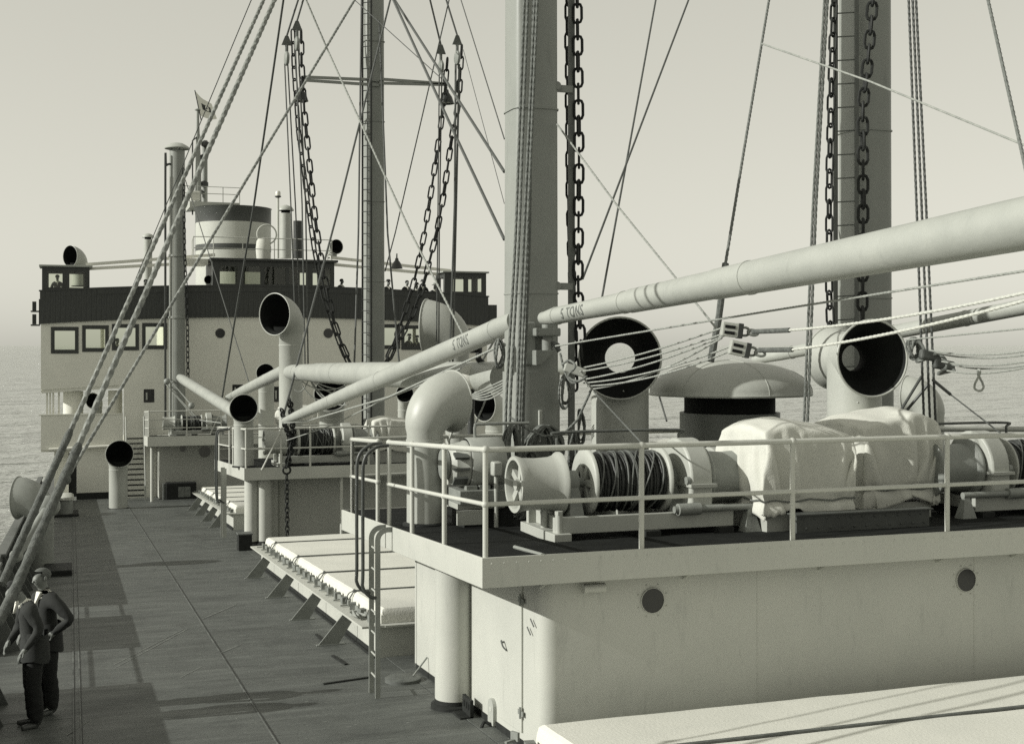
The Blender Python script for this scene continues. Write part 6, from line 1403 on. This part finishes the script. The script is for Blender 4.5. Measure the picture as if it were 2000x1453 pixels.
def paint_body(me, J, E, top, bottom, shoe=SHOE):
    me.materials.clear()
    for m in (top, bottom, SKIN, shoe, SHIRT): me.materials.append(m)
    segs = [(J[a][0], J[b][0], a, b) for a, b in E]
    for p in me.polygons:
        c = p.center; best = None
        for a, b, na, nb in segs:
            ab = b - a; t = max(0, min(1, (c - a).dot(ab) / max(1e-9, ab.length_squared))); d = (c - a - ab * t).length
            if best is None or d < best[0]: best = (d, na, nb, t)
        n = best[2]; na = best[1]
        if n in ('neck2', 'jaw', 'head', 'crown', 'nose', 'nose0') and not (n == 'neck2' and best[3] < .3): k = 2
        elif n == 'neck' or n == 'neck2': k = 4
        elif n.startswith(('palm', 'f', 't')) and not n.startswith(('thigh', 'toe')): k = 2
        elif n.startswith(('heel', 'toe')): k = 3
        elif n.startswith(('hip', 'thigh', 'knee', 'calf', 'ankle')): k = 1 if not (n.startswith('hip') and c.z > .93) else 0
        else: k = 0
        p.material_index = k
    me.calc_loop_triangles() if False else None
    skinv = set()
    for p in me.polygons:
        if p.material_index in (2, 3): skinv.update(p.vertices)
    nr = [v.normal.copy() for v in me.vertices]
    for v in me.vertices:                          # cloth creases
        if v.index in skinv: continue
        c = v.co; q = V((c.x * 9, c.y * 9, c.z * 13)); v.co = c + nr[v.index] * (.011 * (.35 - abs(noise.noise(q)) * 1.3) + .006 * noise.noise(q * 2.1))
    me.update()
def face_mesh(hd):
    m = MB()
    for s in (-1, 1): m.ball(hd((s * .034, .108, 1.672)), .010, .006, .005, 8, 6)
    m.bar(hd((-.022, .119, 1.598)), hd((.022, .119, 1.598)), .006, .005)
    return m.mesh('face_features', HAIR)
def ear_mesh(hd):
    m = MB()
    for s in (-1, 1): m.ball(hd((s * .088, .01, 1.665)), .012, .022, .032, 8, 6)
    return m.mesh('ears', SKIN)
def place_person(label, me, loc, face, group=None, hair=None, hat=None, head=None, skirt=None, extras=()):
    root = thing('person', label, 'person', loc, group); f = V((face[0], face[1], 0)).normalized(); ang = math.atan2(f.y, f.x) - math.pi / 2; Mz = Matrix.Rotation(ang, 4, 'Z')
    def put(n, mesh):
        o = bpy.data.objects.new(n, mesh); COL.objects.link(o); o.parent = root; o.matrix_local = Mz; return o
    put('body', me)
    for n, mesh in extras: put(n, mesh)
    return root
def hair_mesh(hd, mt, hat=None):
    c = hd((0, .0, 1.70)); m = MB(); m.ball(c, .0915, .112, .087, 16, 10)
    m2 = MB(); fr = hd((0, 1, 1.70)) - c; fr.normalize(); keep = []
    for f in m.f:
        cc = sum((m.v[i] for i in f), V()) / len(f) - c
        if cc.z > .045 or cc.dot(fr) < .02 and cc.z > -.055: keep.append(f)
    m.f = keep; return m.mesh('hair', mt)
def hat_mesh(hd, mt):
    c = hd((0, .01, 1.735)); m = MB(); m.lathe(c, UP, [(-.01, .15), (.0, .155), (.006, .15), (.008, .1), (.06, .095), (.095, .08), (.1, .05), (.092, .01)], 22); return m.mesh('hat', mt)
def jacket_tail(lz, mt, r=.2):
    m = MB(); m.lathe((0, 0, 0), UP, [(.78, r * 1.1), (.86, r * 1.07), (1.0, r * 1.0), (1.10, r * .95)], 28)
    for i, v in enumerate(m.v): m.v[i] = V((v.x, v.y * .78 - .01, v.z + .02 * math.sin(3 * math.atan2(v.y, v.x))))
    return m.mesh('jacket_hem', mt)
down = lambda s: ((s * .25, -.03, 1.13), (s * .26, .06, .90))
# rear man: jacket, elbow out, hand at his hip
me, J, E, hd, lz = person_mesh({'L': ((-.40, -.10, 1.17), (-.22, .05, 1.02)), 'R': ((.26, .02, 1.13), (.20, .20, 1.00))}, .06, .12); paint_body(me, J, E, CLOTH, TROUS)
m = MB(); m.add([lz((-.045, .085, 1.50)), lz((.045, .085, 1.50)), lz((0, .155, 1.34)), lz((-.045, .06, 1.50)), lz((.045, .06, 1.50)), lz((0, .12, 1.34))], [(0, 1, 2), (5, 4, 3), (0, 3, 4, 1), (1, 4, 5, 2), (2, 5, 3, 0)]); colr = m.mesh('shirt_collar', SHIRT)
loc = at(92, 1392, z=zD(16.4)); loc = at(92, 1392, z=zD(loc.y)); loc.z = zD(loc.y)
place_person('man in dark jacket standing on deck with one arm bent, behind the other man', me, loc, (-.85, -.5), extras=(('hair', hair_mesh(hd, PALEH)), ('face_features', face_mesh(hd)), ('ears', ear_mesh(hd)), ('shirt_collar', colr), ('jacket_hem', jacket_tail(lz, CLOTH))))
# front man: dark jersey, bent head
me, J, E, hd, lz = person_mesh({'L': ((-.27, -.06, 1.16), (-.22, .14, .98)), 'R': ((.28, .06, 1.15), (.12, .25, 1.02))}, .20, .55); paint_body(me, J, E, CLOTH2, TROUS)
m = MB(); m.add([lz((-.045, .085, 1.52)), lz((.045, .085, 1.52)), lz((0, .15, 1.38)), lz((-.045, .05, 1.52)), lz((.045, .05, 1.52)), lz((0, .12, 1.38))], [(0, 1, 2), (5, 4, 3), (0, 3, 4, 1), (1, 4, 5, 2), (2, 5, 3, 0)]); colr = m.mesh('shirt_collar', SHIRT)
loc = at(66, 1418, z=zD(15.8)); loc = at(66, 1418, z=zD(loc.y)); loc.z = zD(loc.y)
place_person('man in dark jersey and trousers bending his dark haired head, nearest the camera', me, loc, (-.97, -.22), extras=(('hair', hair_mesh(hd, HAIR)), ('face_features', face_mesh(hd)), ('ears', ear_mesh(hd)), ('shirt_collar', colr), ('jersey_hem', jacket_tail(lz, CLOTH2, .2))))
# onlookers on the bridge
me, J, E, hd, lz = person_mesh({'L': down(-1), 'R': down(1)}, .03, .1, True); paint_body(me, J, E, CLOTH, TROUS)
facem = face_mesh(hd); hairm = hair_mesh(hd, HAIR); hatm = hat_mesh(hd, HAIR); hat2 = hat_mesh(hd, GREYH); hem = jacket_tail(lz, CLOTH)
m = MB(); m.add([lz((-.04, .085, 1.50)), lz((.04, .085, 1.50)), lz((0, .155, 1.32)), lz((-.04, .06, 1.50)), lz((.04, .06, 1.50)), lz((0, .12, 1.32))], [(0, 1, 2), (5, 4, 3), (0, 3, 4, 1), (1, 4, 5, 2), (2, 5, 3, 0)]); colm = m.mesh('shirt_collar', SHIRT)
def onlooker(label, u, vhead, y, face, hat):
    p = at(u, vhead, y=y); place_person(label, me, V((p.x, y, p.z - 1.75)), face, 'onlookers on the bridge', extras=(('hat' if hat else 'hair', hat or hairm), ('shirt_collar', colm), ('face_features', facem), ('jacket_hem', hem)))
onlooker('man in dark suit behind the left window of the left wing cab', 112, 538, YB + .75, (.05, -1), None)
onlooker('bareheaded man looking over the right dodger, his white collar showing', 794, 549, YB + .5, (.3, -1), None)
onlooker('hatted man peering over the dodger right of the bareheaded man', 813, 555, YB + .6, (.1, -1), hatm)
onlooker('man leaning at the right dodger beside the chain', 826, 549, YB + .6, (-.3, -1), hatm)
onlooker('hatted head at the right dodger near the right wing cab', 848, 556, YB + .7, (.2, -1), hat2)
onlooker('hatted man just right of the middle mast behind the dodger', 757, 549, YB + .5, (.5, -1), hatm)
onlooker('stooping figure right of the wheelhouse behind the dodger', 666, 546, YB + .9, (.6, -.8), None)
onlooker('left hatted man behind the white framed window right of the mast', 798, 655, YB + .7, (.6, -1), hatm)
onlooker('right hatted man behind the white framed window right of the mast', 815, 658, YB + .75, (-.6, -1), hatm)
onlooker('hatted man behind the next window near the grey cowl', 848, 657, YB + .7, (.3, -1), hatm)
onlooker('man low in the third window left of the far kingpost', 228, 662, YB + .9, (.5, -1), None)
onlooker('man behind the left dodger near the small mushroom vent', 284, 547, YB + .7, (.2, -1), None)
